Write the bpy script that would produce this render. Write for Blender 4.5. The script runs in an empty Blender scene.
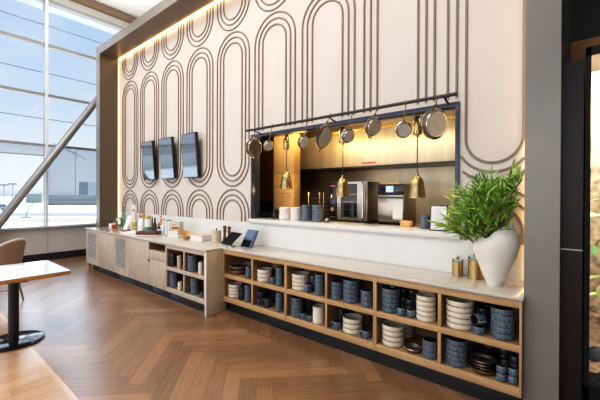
import bpy, bmesh, math, random
from mathutils import Vector, Matrix
random.seed(7)
R = math.radians
scene = bpy.context.scene
col = scene.collection

# ------------------------------------------------------------------ camera
F = 333.0
TH = math.atan2(275.2, 333.0)
SN, CS = math.sin(TH), math.cos(TH)
CAMZ = 1.62
cam = bpy.data.cameras.new('camera')
cam.sensor_width = 36.0
cam.lens = 36.0 * (F + 1.6) / 600.0
cam.shift_y = -4.1 / 600.0
cam.clip_end = 2000
camo = bpy.data.objects.new('camera', cam)
camo.location = (0, 0, CAMZ)
camo.rotation_euler = (Matrix.Rotation(TH, 3, 'Z') @ Matrix.Rotation(R(90) - 0.005, 3, 'X') @ Matrix.Rotation(0.0035, 3, 'Z')).to_euler()
col.objects.link(camo)
scene.camera = camo

def X_at(px, y):
    u = (px - 300.0) / F
    return y * (-SN + CS * u) / (CS + SN * u)
def T_at(px, y):
    u = (px - 300.0) / F
    return y / (CS + SN * u)
def Z_at(px, py, y):
    return CAMZ + (194.5 - py) / F * T_at(px, y)
def rad(px0, px1, y):
    u = ((px0 + px1) / 2 - 300.0) / F
    return (px1 - px0) / 2 * T_at((px0 + px1) / 2, y) / F / math.sqrt(1 + u * u)

# ------------------------------------------------------------------ materials
def new_mat(name):
    m = bpy.data.materials.new(name)
    m.use_nodes = True
    return m, m.node_tree.nodes, m.node_tree.links, m.node_tree.nodes['Principled BSDF']

def plain(name, c, rough=0.5, metal=0.0, spec=0.5, noise=0.0, nscale=20.0, emit=None, es=1.0, coat=0.0, bump=0.0, stretch=None):
    m, n, l, b = new_mat(name)
    b.inputs['Base Color'].default_value = (*c, 1)
    b.inputs['Roughness'].default_value = rough
    b.inputs['Metallic'].default_value = metal
    b.inputs['Specular IOR Level'].default_value = spec
    b.inputs['Coat Weight'].default_value = coat
    tc = n.new('ShaderNodeTexCoord')
    src = tc.outputs['Object']
    if stretch:
        mp = n.new('ShaderNodeMapping'); mp.inputs['Scale'].default_value = stretch
        l.new(src, mp.inputs['Vector']); src = mp.outputs['Vector']
    nz = n.new('ShaderNodeTexNoise'); nz.inputs['Scale'].default_value = nscale
    nz.inputs['Detail'].default_value = 4
    l.new(src, nz.inputs['Vector'])
    if noise > 0:
        cr = n.new('ShaderNodeValToRGB')
        cr.color_ramp.elements[0].position = 0.3; cr.color_ramp.elements[1].position = 0.7
        cr.color_ramp.elements[0].color = (*[max(0, x * (1 - noise)) for x in c], 1)
        cr.color_ramp.elements[1].color = (*[min(1, x * (1 + noise)) for x in c], 1)
        l.new(nz.outputs['Fac'], cr.inputs['Fac'])
        l.new(cr.outputs['Color'], b.inputs['Base Color'])
    if bump > 0:
        bp = n.new('ShaderNodeBump'); bp.inputs['Strength'].default_value = bump; bp.inputs['Distance'].default_value = 0.004
        l.new(nz.outputs['Fac'], bp.inputs['Height']); l.new(bp.outputs['Normal'], b.inputs['Normal'])
    if emit:
        b.inputs['Emission Color'].default_value = (*emit, 1)
        b.inputs['Emission Strength'].default_value = es
    return m

def wood(name, c1, c2, rough=0.45, axis='X', scale=1.0, spec=0.4):
    m, n, l, b = new_mat(name)
    tc = n.new('ShaderNodeTexCoord'); mp = n.new('ShaderNodeMapping')
    s = {'X': (1.2, 14, 14), 'Y': (14, 1.2, 14), 'Z': (14, 14, 1.2)}[axis]
    mp.inputs['Scale'].default_value = tuple(x * scale for x in s)
    nz = n.new('ShaderNodeTexNoise'); nz.inputs['Scale'].default_value = 2.2; nz.inputs['Detail'].default_value = 7; nz.inputs['Roughness'].default_value = 0.62
    cr = n.new('ShaderNodeValToRGB')
    cr.color_ramp.elements[0].position = 0.32; cr.color_ramp.elements[1].position = 0.68
    cr.color_ramp.elements[0].color = (*c1, 1); cr.color_ramp.elements[1].color = (*c2, 1)
    l.new(tc.outputs['Object'], mp.inputs['Vector']); l.new(mp.outputs['Vector'], nz.inputs['Vector'])
    l.new(nz.outputs['Fac'], cr.inputs['Fac']); l.new(cr.outputs['Color'], b.inputs['Base Color'])
    b.inputs['Roughness'].default_value = rough
    b.inputs['Specular IOR Level'].default_value = spec
    return m

def floor_mat(name, dark, light, rough):
    m, n, l, b = new_mat(name)
    uv = n.new('ShaderNodeUVMap'); mp = n.new('ShaderNodeMapping'); mp.inputs['Scale'].default_value = (1.6, 30, 1)
    nz = n.new('ShaderNodeTexNoise'); nz.inputs['Scale'].default_value = 2.0; nz.inputs['Detail'].default_value = 7; nz.inputs['Roughness'].default_value = 0.6
    at = n.new('ShaderNodeVertexColor'); at.layer_name = 'plank'
    sep = n.new('ShaderNodeSeparateColor')
    mul = n.new('ShaderNodeMath'); mul.operation = 'MULTIPLY'; mul.inputs[1].default_value = 0.88
    ad = n.new('ShaderNodeMath'); ad.operation = 'MULTIPLY_ADD'; ad.inputs[1].default_value = 0.27
    cr = n.new('ShaderNodeValToRGB')
    cr.color_ramp.elements[0].position = 0.25; cr.color_ramp.elements[1].position = 0.85
    cr.color_ramp.elements[0].color = (*dark, 1); cr.color_ramp.elements[1].color = (*light, 1)
    l.new(uv.outputs['UV'], mp.inputs['Vector']); l.new(mp.outputs['Vector'], nz.inputs['Vector'])
    l.new(at.outputs['Color'], sep.inputs['Color'])
    l.new(nz.outputs['Fac'], mul.inputs[0])
    l.new(sep.outputs['Red'], ad.inputs[0]); l.new(mul.outputs[0], ad.inputs[2])
    l.new(ad.outputs[0], cr.inputs['Fac']); l.new(cr.outputs['Color'], b.inputs['Base Color'])
    b.inputs['Roughness'].default_value = rough
    b.inputs['IOR'].default_value = 1.75; b.inputs['Specular IOR Level'].default_value = 0.8
    bp = n.new('ShaderNodeBump'); bp.inputs['Strength'].default_value = 0.08; bp.inputs['Distance'].default_value = 0.002
    l.new(nz.outputs['Fac'], bp.inputs['Height']); l.new(bp.outputs['Normal'], b.inputs['Normal'])
    return m

def glaze(name, c1, c2, rim, rough=0.25, rimpos=0.93, bands=True):
    """stoneware glaze with a bare brown rim and soft mottling"""
    m, n, l, b = new_mat(name)
    tc = n.new('ShaderNodeTexCoord'); sx = n.new('ShaderNodeSeparateXYZ')
    l.new(tc.outputs['Generated'], sx.inputs[0])
    nz = n.new('ShaderNodeTexNoise'); nz.inputs['Scale'].default_value = 5.0; nz.inputs['Detail'].default_value = 5
    mp = n.new('ShaderNodeMapping'); mp.inputs['Scale'].default_value = (1.5, 1.5, 0.8)
    l.new(tc.outputs['Generated'], mp.inputs['Vector']); l.new(mp.outputs['Vector'], nz.inputs['Vector'])
    cr = n.new('ShaderNodeValToRGB')
    cr.color_ramp.elements[0].position = 0.35; cr.color_ramp.elements[1].position = 0.68
    cr.color_ramp.elements[0].color = (*c1, 1); cr.color_ramp.elements[1].color = (*c2, 1)
    l.new(nz.outputs['Fac'], cr.inputs['Fac'])
    rr = n.new('ShaderNodeValToRGB')
    rr.color_ramp.elements[0].position = rimpos - 0.04; rr.color_ramp.elements[1].position = rimpos
    rr.color_ramp.elements[0].color = (0, 0, 0, 1); rr.color_ramp.elements[1].color = (1, 1, 1, 1)
    l.new(sx.outputs['Z'], rr.inputs['Fac'])
    mx = n.new('ShaderNodeMix'); mx.data_type = 'RGBA'
    mx.inputs[7].default_value = (*rim, 1)
    l.new(rr.outputs['Color'], mx.inputs[0]); l.new(cr.outputs['Color'], mx.inputs[6])
    l.new(mx.outputs[2], b.inputs['Base Color'])
    b.inputs['Roughness'].default_value = rough
    return m

def glass_mat(name, tint=(1, 1, 1), refl=0.06, rough=0.0):
    m = bpy.data.materials.new(name); m.use_nodes = True
    n, l = m.node_tree.nodes, m.node_tree.links
    n.remove(n['Principled BSDF'])
    tr = n.new('ShaderNodeBsdfTransparent'); tr.inputs['Color'].default_value = (*tint, 1)
    gl = n.new('ShaderNodeBsdfGlossy'); gl.inputs['Roughness'].default_value = rough
    fr = n.new('ShaderNodeFresnel'); fr.inputs['IOR'].default_value = 1.45
    ml = n.new('ShaderNodeMath'); ml.operation = 'MULTIPLY'; ml.inputs[1].default_value = refl / 0.06
    mx = n.new('ShaderNodeMixShader')
    l.new(fr.outputs[0], ml.inputs[0]); l.new(ml.outputs[0], mx.inputs[0]); l.new(tr.outputs[0], mx.inputs[1]); l.new(gl.outputs[0], mx.inputs[2])
    l.new(mx.outputs[0], n['Material Output'].inputs['Surface'])
    return m

M = {}
M['wall'] = plain('cream wall panel', (0.645, 0.57, 0.515), 0.6, noise=0.03, nscale=2)
M['bead'] = plain('bronze moulding', (0.20, 0.158, 0.122), 0.45, spec=0.4)
M['backsplash'] = plain('white splashback', (0.74, 0.735, 0.71), 0.35, noise=0.03, nscale=4)
M['frame'] = plain('bronze grey laminate', (0.185, 0.166, 0.142), 0.27, spec=0.7, noise=0.06, nscale=3)
M['reveal'] = plain('bronze brown laminate', (0.125, 0.09, 0.062), 0.33, spec=0.4, noise=0.06, nscale=3)
M['led2'] = plain('soft warm led strip', (1, 0.8, 0.5), 0.5, emit=(1.0, 0.60, 0.25), es=3.2)
M['led'] = plain('warm led strip', (1, 0.8, 0.5), 0.5, emit=(1.0, 0.58, 0.22), es=10.0)
M['ceiling'] = plain('ceiling paint', (0.80, 0.78, 0.75), 0.8, noise=0.03)
M['bulkhead'] = plain('bulkhead paint', (0.5, 0.5, 0.48), 0.8, noise=0.03)
M['brown_trim'] = plain('brown ceiling trim', (0.20, 0.13, 0.085), 0.5, noise=0.1)
M['mullion'] = plain('aluminium mullion', (0.30, 0.31, 0.31), 0.35, metal=0.3, noise=0.05)
M['mullion_w'] = plain('white aluminium fin', (0.78, 0.82, 0.86), 0.35, noise=0.02)
M['sill'] = plain('window sill', (0.60, 0.66, 0.74), 0.3, noise=0.03)
M['grey_panel'] = plain('grey wall panel', (0.52, 0.48, 0.45), 0.55, noise=0.03, nscale=3)
M['black'] = plain('black skirting', (0.012, 0.011, 0.012), 0.4, noise=0.1)
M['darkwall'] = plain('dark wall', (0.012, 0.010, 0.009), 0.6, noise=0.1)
M['glass'] = glass_mat('window glass', (0.97, 0.985, 1.0), 0.014)
M['cabglass'] = glass_mat('display glass', (0.93, 0.95, 0.95), 0.05)
M['brace'] = plain('brace steel', (0.30, 0.295, 0.30), 0.32, metal=0.35, noise=0.05)
M['oak_h'] = wood('oak horizontal', (0.40, 0.235, 0.105), (0.58, 0.37, 0.185), axis='X')
M['oak_v'] = wood('oak vertical', (0.40, 0.235, 0.105), (0.58, 0.37, 0.185), axis='Z')
M['oak_shade'] = wood('shaded oak inside', (0.20, 0.105, 0.045), (0.32, 0.185, 0.09), axis='X', rough=0.5)  # darker copy of the oak, cubby shade put into the colour
M['ash_v'] = wood('ash front', (0.42, 0.345, 0.27), (0.60, 0.515, 0.42), axis='Z')
M['ash_h'] = wood('ash rail', (0.44, 0.36, 0.29), (0.60, 0.51, 0.42), axis='X')
M['ash_side'] = wood('ash side', (0.56, 0.435, 0.30), (0.66, 0.53, 0.385), axis='Z')
M['stone'] = plain('white quartz worktop', (0.56, 0.52, 0.46), 0.08, spec=0.9, noise=0.03, nscale=6)
M['passstone'] = plain('pale pass stone', (0.72, 0.70, 0.66), 0.12, spec=0.7, noise=0.05, nscale=5)
M['plinth'] = plain('dark plinth', (0.022, 0.024, 0.032), 0.22, spec=0.6, noise=0.2, nscale=5)
M['plinth2'] = plain('black plinth', (0.012, 0.012, 0.014), 0.3, noise=0.2)
M['slot'] = plain('dark slot', (0.05, 0.045, 0.04), 0.6)
M['slat'] = plain('grey louvre', (0.37, 0.335, 0.29), 0.4)
M['cream'] = glaze('cream stoneware', (0.72, 0.64, 0.50), (0.84, 0.78, 0.65), (0.42, 0.33, 0.22), 0.3, 0.97)
M['cream_in'] = plain('cream glaze inside', (0.46, 0.40, 0.31), 0.3, noise=0.1)
M['blue'] = glaze('blue stoneware', (0.016, 0.034, 0.062), (0.155, 0.24, 0.335), (0.20, 0.17, 0.14), 0.22, 0.86)
M['blue_in'] = plain('dark blue glaze inside', (0.012, 0.018, 0.03), 0.12, noise=0.4)
M['dark'] = glaze('dark stoneware', (0.012, 0.014, 0.02), (0.045, 0.06, 0.085), (0.07, 0.055, 0.04), 0.15, 0.9)
M['brownware'] = glaze('brown stoneware', (0.17, 0.105, 0.06), (0.34, 0.23, 0.14), (0.34, 0.23, 0.13), 0.3, 0.9)
M['steel'] = plain('brushed steel', (0.40, 0.36, 0.31), 0.3, metal=1, noise=0.08, nscale=3, stretch=(1, 1, 30))
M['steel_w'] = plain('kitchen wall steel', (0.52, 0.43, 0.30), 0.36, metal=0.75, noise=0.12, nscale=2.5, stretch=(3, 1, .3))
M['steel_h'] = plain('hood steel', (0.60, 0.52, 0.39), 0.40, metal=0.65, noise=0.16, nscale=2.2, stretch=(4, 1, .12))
M['copper'] = plain('copper', (0.62, 0.34, 0.18), 0.22, metal=1, noise=0.06)
M['brass'] = plain('brass', (0.58, 0.41, 0.19), 0.27, metal=1, noise=0.06, nscale=8)
M['bronze'] = plain('aged bronze', (0.42, 0.27, 0.13), 0.25, metal=1, noise=0.1)
M['pan_in'] = plain('pan base steel', (0.60, 0.58, 0.53), 0.5, metal=0.2, noise=0.12, nscale=9)
M['pan_rim'] = plain('pan polished steel', (0.70, 0.66, 0.6), 0.18, metal=1, noise=0.04)
M['pan_brown'] = plain('brown pan base', (0.16, 0.115, 0.085), 0.5, metal=0.2, noise=0.12, nscale=9)
M['pan_shade_dark'] = plain('shaded and dark pan wall', (0.16, 0.13, 0.10), 0.35, metal=0.7, noise=0.15)  # dark gratin interiors; on hanging pans, the wall's shade put into colour
M['mattblack'] = plain('matt black steel', (0.006, 0.006, 0.007), 0.5, spec=0.15)
M['blacksteel'] = plain('black steel', (0.02, 0.02, 0.025), 0.35, metal=0.2)
M['header'] = plain('blue black steel edge', (0.045, 0.052, 0.078), 0.28, metal=0.4)
M['bulb'] = plain('heat lamp bulb', (1, .7, .3), 0.5, emit=(1, .6, .2), es=14)
M['blackgl'] = plain('black gloss', (0.008, 0.008, 0.01), 0.12)
M['card'] = plain('cardboard', (0.50, 0.31, 0.13), 0.75, noise=0.06, nscale=5)
M['tape'] = plain('olive tape', (0.33, 0.25, 0.03), 0.4)
M['ink'] = plain('printed ink', (0.22, 0.12, 0.05), 0.6)
M['paper'] = plain('white paper', (0.82, 0.82, 0.81), 0.6)
M['pinkink'] = plain('faint print', (0.60, 0.54, 0.60), 0.6)
M['screen'] = plain('dark screen glass', (0.26, 0.29, 0.33), 0.05, metal=0.8)
M['tvcase'] = plain('tv casing', (0.012, 0.014, 0.018), 0.3)
M['bluecase'] = plain('blue grey casing', (0.10, 0.15, 0.24), 0.35, noise=0.1)
M['tablet'] = plain('tablet black', (0.005, 0.005, 0.006), 0.5, spec=0.06)
M['display'] = plain('oven display', (0.05, 0.08, 0.2), 0.2, emit=(0.5, 0.7, 1.0), es=1.2)
M['red'] = plain('red', (0.45, 0.05, 0.03), 0.4)
M['orange'] = plain('orange pack', (0.75, 0.28, 0.07), 0.5, noise=0.25, nscale=30)
M['yellow'] = plain('yellow', (0.75, 0.52, 0.10), 0.5)
M['teal'] = plain('teal cover', (0.04, 0.26, 0.25), 0.5)
M['turq'] = plain('turquoise cover', (0.20, 0.60, 0.62), 0.5)
M['white'] = plain('white', (0.82, 0.81, 0.79), 0.5)
M['pink'] = plain('pale pink card', (0.78, 0.70, 0.65), 0.6)
M['beige'] = plain('beige', (0.58, 0.49, 0.37), 0.55, noise=0.08)
M['choc'] = plain('chocolate', (0.11, 0.035, 0.018), 0.35, noise=0.3, nscale=30)
M['darkbrown'] = plain('dark brown glass', (0.05, 0.02, 0.01), 0.1)
M['walnut'] = wood('walnut', (0.10, 0.035, 0.015), (0.2, 0.08, 0.035), axis='Z', scale=3)
M['bowlwood'] = wood('pale bowl wood', (0.50, 0.27, 0.10), (0.70, 0.44, 0.20), axis='X', scale=3)
M['greenglass'] = plain('green glass', (0.10, 0.32, 0.20), 0.08, spec=0.7)
M['clearglass'] = glass_mat('clear glass', (0.80, 0.90, 0.86), 0.11)
M['greenclear'] = glass_mat('green bottle glass', (0.45, 0.72, 0.55), 0.2)
M['vase'] = plain('matte white ceramic', (0.80, 0.76, 0.68), 0.65, noise=0.05, nscale=12, bump=0.15)
M['leaf'] = plain('bamboo leaf', (0.16, 0.34, 0.035), 0.42, noise=0.65, nscale=7)
M['leaf2'] = plain('light leaf', (0.44, 0.60, 0.10), 0.45, noise=0.4, nscale=9)
M['stem'] = plain('plant stem', (0.06, 0.02, 0.015), 0.5, noise=0.3)
M['table_top'] = wood('table top oak', (0.33, 0.25, 0.19), (0.42, 0.33, 0.26), axis='Y', rough=0.2, spec=0.9)
M['table_edge'] = wood('table edge oak', (0.40, 0.17, 0.05), (0.52, 0.26, 0.09), axis='Y')
M['uphol'] = plain('taupe upholstery', (0.30, 0.21, 0.15), 0.85, noise=0.12, nscale=60)
M['piping'] = plain('pale piping', (0.62, 0.60, 0.60), 0.7)
M['legwood'] = plain('brown chair leg', (0.17, 0.09, 0.045), 0.45, noise=0.15)
M['fl_dark'] = floor_mat('herringbone oak', (0.105, 0.047, 0.019), (0.34, 0.18, 0.085), 0.30)
M['fl_light'] = floor_mat('pale oak planks', (0.36, 0.19, 0.085), (0.54, 0.33, 0.17), 0.25)
M['fl_base'] = plain('floor joint', (0.05, 0.025, 0.014), 0.7)
M['fl_k'] = plain('kitchen tile', (0.12, 0.10, 0.08), 0.5, noise=0.1)
M['apron'] = plain('concrete apron', (0.92, 0.92, 0.93), 0.9, noise=0.04, nscale=0.05)
M['road'] = plain('blue grey road', (0.20, 0.27, 0.37), 0.9, noise=0.05, nscale=0.1)
M['grass'] = plain('dry grass', (0.36, 0.33, 0.27), 0.9, noise=0.08, nscale=0.2)
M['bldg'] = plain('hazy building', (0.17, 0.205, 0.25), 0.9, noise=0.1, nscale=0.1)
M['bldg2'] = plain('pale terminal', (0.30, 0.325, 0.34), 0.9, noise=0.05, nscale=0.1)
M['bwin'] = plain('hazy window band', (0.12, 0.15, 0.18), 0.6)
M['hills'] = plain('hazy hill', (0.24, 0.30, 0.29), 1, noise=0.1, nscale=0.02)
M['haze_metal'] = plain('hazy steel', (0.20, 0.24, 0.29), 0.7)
M['roofmat'] = plain('outer canopy', (0.62, 0.66, 0.66), 0.8, noise=0.03)
M['rock'] = plain('rock backdrop', (0.42, 0.27, 0.15), 0.9, noise=0.85, nscale=14, bump=0.6)
M['soil'] = plain('soil', (0.26, 0.15, 0.075), 0.95, noise=0.6, nscale=30, bump=0.8)
M['leafy'] = plain('yellow green leaf', (0.52, 0.60, 0.16), 0.5, noise=0.35, nscale=12)
M['leafy2'] = plain('dark green leaf', (0.14, 0.25, 0.07), 0.5, noise=0.4, nscale=12)
M['darkstone'] = plain('dark stone', (0.05, 0.055, 0.07), 0.8, noise=0.5, nscale=30, bump=0.5)
M['amber'] = plain('amber soffit', (0.30, 0.135, 0.04), 0.5, noise=0.1)

# ------------------------------------------------------------------ mesh builder
class MB:
    def __init__(s):
        s.bm = bmesh.new(); s.mats = []; s.cur = 0
    def mat(s, m):
        if m not in s.mats: s.mats.append(m)
        s.cur = s.mats.index(m); return s
    def _fin(s, faces, smooth=False):
        for f in faces:
            f.material_index = s.cur; f.smooth = smooth
    def hexa(s, pts, bevel=0.0):
        vs = [s.bm.verts.new(p) for p in pts]
        fs = [s.bm.faces.new([vs[i] for i in q]) for q in ((3, 2, 1, 0), (4, 5, 6, 7), (0, 1, 5, 4), (1, 2, 6, 5), (2, 3, 7, 6), (3, 0, 4, 7))]
        s._fin(fs)
        if bevel > 0:
            es = set(e for f in fs for e in f.edges)
            r = bmesh.ops.bevel(s.bm, geom=list(es), offset=bevel, segments=2, affect='EDGES', profile=0.5)
            s._fin(r['faces'])
        return s
    def box(s, x0, x1, y0, y1, z0, z1, bevel=0.0):
        return s.hexa([(x0, y0, z0), (x1, y0, z0), (x1, y1, z0), (x0, y1, z0), (x0, y0, z1), (x1, y0, z1), (x1, y1, z1), (x0, y1, z1)], bevel)
    def lathe(s, prof, c=(0, 0, 0), seg=28, mat_fn=None, mtx=None):
        rings = []
        for (r, z) in prof:
            if r < 1e-6:
                p = Vector((0, 0, z)); p = (mtx @ p) if mtx else p
                rings.append([s.bm.verts.new((p.x + c[0], p.y + c[1], p.z + c[2]))])
            else:
                ring = []
                for k in range(seg):
                    a = 2 * math.pi * k / seg
                    p = Vector((r * math.cos(a), r * math.sin(a), z)); p = (mtx @ p) if mtx else p
                    ring.append(s.bm.verts.new((p.x + c[0], p.y + c[1], p.z + c[2])))
                rings.append(ring)
        for i in range(len(rings) - 1):
            a, b = rings[i], rings[i + 1]
            if mat_fn: s.mat(mat_fn(i))
            fs = []
            if len(a) == 1 and len(b) == 1: continue
            for k in range(seg):
                k2 = (k + 1) % seg
                if len(a) == 1: fs.append(s.bm.faces.new((a[0], b[k2], b[k])))
                elif len(b) == 1: fs.append(s.bm.faces.new((a[k], a[k2], b[0])))
                else: fs.append(s.bm.faces.new((a[k], a[k2], b[k2], b[k])))
            s._fin(fs, True)
        return s
    def tube(s, pts, r, seg=8, closed=False, caps=True):
        pts = [Vector(p) for p in pts]; n = len(pts); rings = []
        rr = r if isinstance(r, (list, tuple)) else [r] * n
        up = None
        for i, p in enumerate(pts):
            if closed: d = pts[(i + 1) % n] - pts[i - 1]
            else: d = pts[min(i + 1, n - 1)] - pts[max(i - 1, 0)]
            d.normalize()
            if up is None:
                up = Vector((0, 0, 1)) if abs(d.z) < 0.9 else Vector((1, 0, 0))
            a = d.cross(up)
            if a.length < 1e-5: a = d.cross(Vector((0.3, 1, 0.2)))
            a.normalize(); b = a.cross(d).normalized(); up = b
            rings.append([s.bm.verts.new(p + rr[i] * (math.cos(2 * math.pi * k / seg) * a + math.sin(2 * math.pi * k / seg) * b)) for k in range(seg)])
        fs = []
        m = n if closed else n - 1
        for i in range(m):
            A, B = rings[i], rings[(i + 1) % n]
            for k in range(seg):
                k2 = (k + 1) % seg
                fs.append(s.bm.faces.new((A[k], A[k2], B[k2], B[k])))
        s._fin(fs, True)
        if caps and not closed:
            s._fin([s.bm.faces.new(rings[0][::-1]), s.bm.faces.new(rings[-1])])
        return s
    def poly(s, pts, smooth=False):
        s._fin([s.bm.faces.new([s.bm.verts.new(p) for p in pts])], smooth); return s
    def prism(s, pts2, axis, a0, a1):
        """extrude a 2-D outline; axis 'y' -> pts are (x,z)"""
        def q(p, a): return (p[0], a, p[1]) if axis == 'y' else ((a, p[0], p[1]) if axis == 'x' else (p[0], p[1], a))
        A = [s.bm.verts.new(q(p, a0)) for p in pts2]; B = [s.bm.verts.new(q(p, a1)) for p in pts2]
        n = len(pts2)
        fs = [s.bm.faces.new(A), s.bm.faces.new(B[::-1])]
        for i in range(n): fs.append(s.bm.faces.new((A[i], B[i], B[(i + 1) % n], A[(i + 1) % n])))
        s._fin(fs); return s
    def build(s, name, parent=None, loc=None, norm=True, default=None):
        me = bpy.data.meshes.new(name)
        if norm: bmesh.ops.recalc_face_normals(s.bm, faces=s.bm.faces)
        s.bm.to_mesh(me); s.bm.free()
        for m in (s.mats or [default]): me.materials.append(m)
        try: me.set_sharp_from_angle(angle=R(40))
        except Exception: pass
        o = bpy.data.objects.new(name, me); col.objects.link(o)
        if parent: o.parent = parent
        if loc: o.location = loc
        return o

def mb(m): return MB().mat(m)
def empty(name, loc=(0, 0, 0), rz=0.0):
    o = bpy.data.objects.new(name, None); col.objects.link(o)
    o.location = loc; o.rotation_euler = (0, 0, rz); o.empty_display_size = 0.05
    return o
def tag(o, label, cat, group=None, kind=None):
    o['label'] = label; o['category'] = cat
    if group: o['group'] = group
    if kind: o['kind'] = kind
    return o
def struct(o, label=None):
    o['kind'] = 'structure'
    if label: o['label'] = label
    return o
kids = {}
def dup(root):
    r = root.copy(); col.objects.link(r)
    for ch in root.children:
        c = ch.copy(); col.objects.link(c); c.parent = r
        for g in ch.children:
            d = g.copy(); col.objects.link(d); d.parent = c
    return r

# ================================================================== SETTING
WX = -9.9           # window wall
WY = 3.40           # feature wall plane
FY = 2.955          # front of the big frame
YB = 0.92           # border between pale planks and herringbone

# ---- floor (herringbone planks plus pale straight planks, one floor)
def build_floor():
    bm = bmesh.new()
    uvl = bm.loops.layers.uv.new('UVMap'); cl = bm.loops.layers.color.new('plank')
    W = 0.137; s2 = math.sqrt(0.5)
    def clip(poly, fn):
        out = []
        for i in range(len(poly)):
            a, b = poly[i], poly[(i + 1) % len(poly)]
            fa, fb = fn(a), fn(b)
            if fa >= 0: out.append(a)
            if (fa >= 0) != (fb >= 0):
                t = fa / (fa - fb); out.append(tuple(a[j] + (b[j] - a[j]) * t for j in range(4)))
        return out
    def put(poly, mi, c):
        x1 = 2.6
        for fn in (lambda p: p[0] - WX, lambda p: x1 - p[0], (lambda p: p[1] - YB) if mi == 0 else (lambda p: YB - 0.045 - p[1]), lambda p: 3.6 - p[1]):
            poly = clip(poly, fn)
            if len(poly) < 3: return
        f = bm.faces.new([bm.verts.new((p[0], p[1], 0)) for p in poly])
        f.material_index = mi
        for lp, p in zip(f.loops, poly):
            lp[uvl].uv = (p[2], p[3]); lp[cl] = (c, c, c, 1)
    g = 0.006
    Y0 = 1.926
    for m_ in range(-8, 9):
        for i in range(-90, 60):
            for V in (0, 1):
                gx, gy = (i + 7 * m_, i - 7 * m_) if not V else (i + 7 * m_ + 7, i - 7 * m_ - 6)
                w, h = (7, 1) if not V else (1, 7)
                cs = [(gx + g, gy + g), (gx + w - g, gy + g), (gx + w - g, gy + h - g), (gx + g, gy + h - g)]
                ou, ov = random.random() * 50, random.random() * 50
                P = []
                for (a, b) in cs:
                    x = (a + b) * s2 * W - 4.0; y = (-a + b) * s2 * W + Y0
                    la, lb = ((a - gx), (b - gy)) if not V else ((b - gy), (a - gx))
                    P.append((x, y, la * W + ou, lb * W + ov))
                cx = sum(p[0] for p in P) / 4; cy = sum(p[1] for p in P) / 4
                c = random.random()
                if -11 < cx < 4 and 0 < cy < 5: put(P, 0, c)
    # pale planks running away from the camera, edged by one border strip
    x = WX
    while x < 2.6:
        y = -3.2 + random.random() * 1.2 - 1.2
        while y < YB:
            L = 1.3; ou, ov = random.random() * 50, random.random() * 50; c = random.random()
            put([(x + .001, y + .001, ou, ov), (x + .139, y + .001, ou, ov + .14), (x + .139, y + L - .001, ou + L, ov + .14), (x + .001, y + L - .001, ou + L, ov)], 1, c)
            y += L
        x += 0.14
    bs = [(WX, YB - 0.044), (2.6, YB - 0.044), (2.6, YB - 0.001), (WX, YB - 0.001)]
    f = bm.faces.new([bm.verts.new((a, b, 0)) for a, b in bs]); f.material_index = 1
    for lp, p in zip(f.loops, bs): lp[uvl].uv = (p[0], p[1]); lp[cl] = (.95, .95, .95, 1)
    # joint colour just beneath, and a slab
    f = bm.faces.new([bm.verts.new(p) for p in ((WX, -4.4, -.003), (2.6, -4.4, -.003), (2.6, 3.6, -.003), (WX, 3.6, -.003))]); f.material_index = 2
    f = bm.faces.new([bm.verts.new(p) for p in ((WX, -4.4, -.12), (WX, 3.6, -.12), (2.6, 3.6, -.12), (2.6, -4.4, -.12))]); f.material_index = 2
    for f in bm.faces:
        if f.normal.z < 0 and f.material_index < 2: f.normal_flip()
    me = bpy.data.meshes.new('floor'); bm.to_mesh(me); bm.free()
    for k in ('fl_dark', 'fl_light', 'fl_base'): me.materials.append(M[k])
    o = bpy.data.objects.new('floor', me); col.objects.link(o); struct(o)
build_floor()
struct(mb(M['fl_k']).box(-9.9, 2.6, 3.62, 7.0, -0.12, -0.002).build('floor'))

# ---- feature wall with the serving hatch
OX0, OX1, OZ0, OZ1 = -3.744, -0.854, 1.255, 2.50
wl, wr, wt = -8.34, -0.30, 4.785
w = mb(M['wall'])
w.box(wl, OX0, WY, WY + .12, 0, wt).box(OX1, wr, WY, WY + .12, 0, wt).box(OX0, OX1, WY, WY + .12, OZ1, wt).box(OX0, OX1, WY, WY + .12, 0, 1.195)
wall = struct(w.build('wall_back'))
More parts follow.
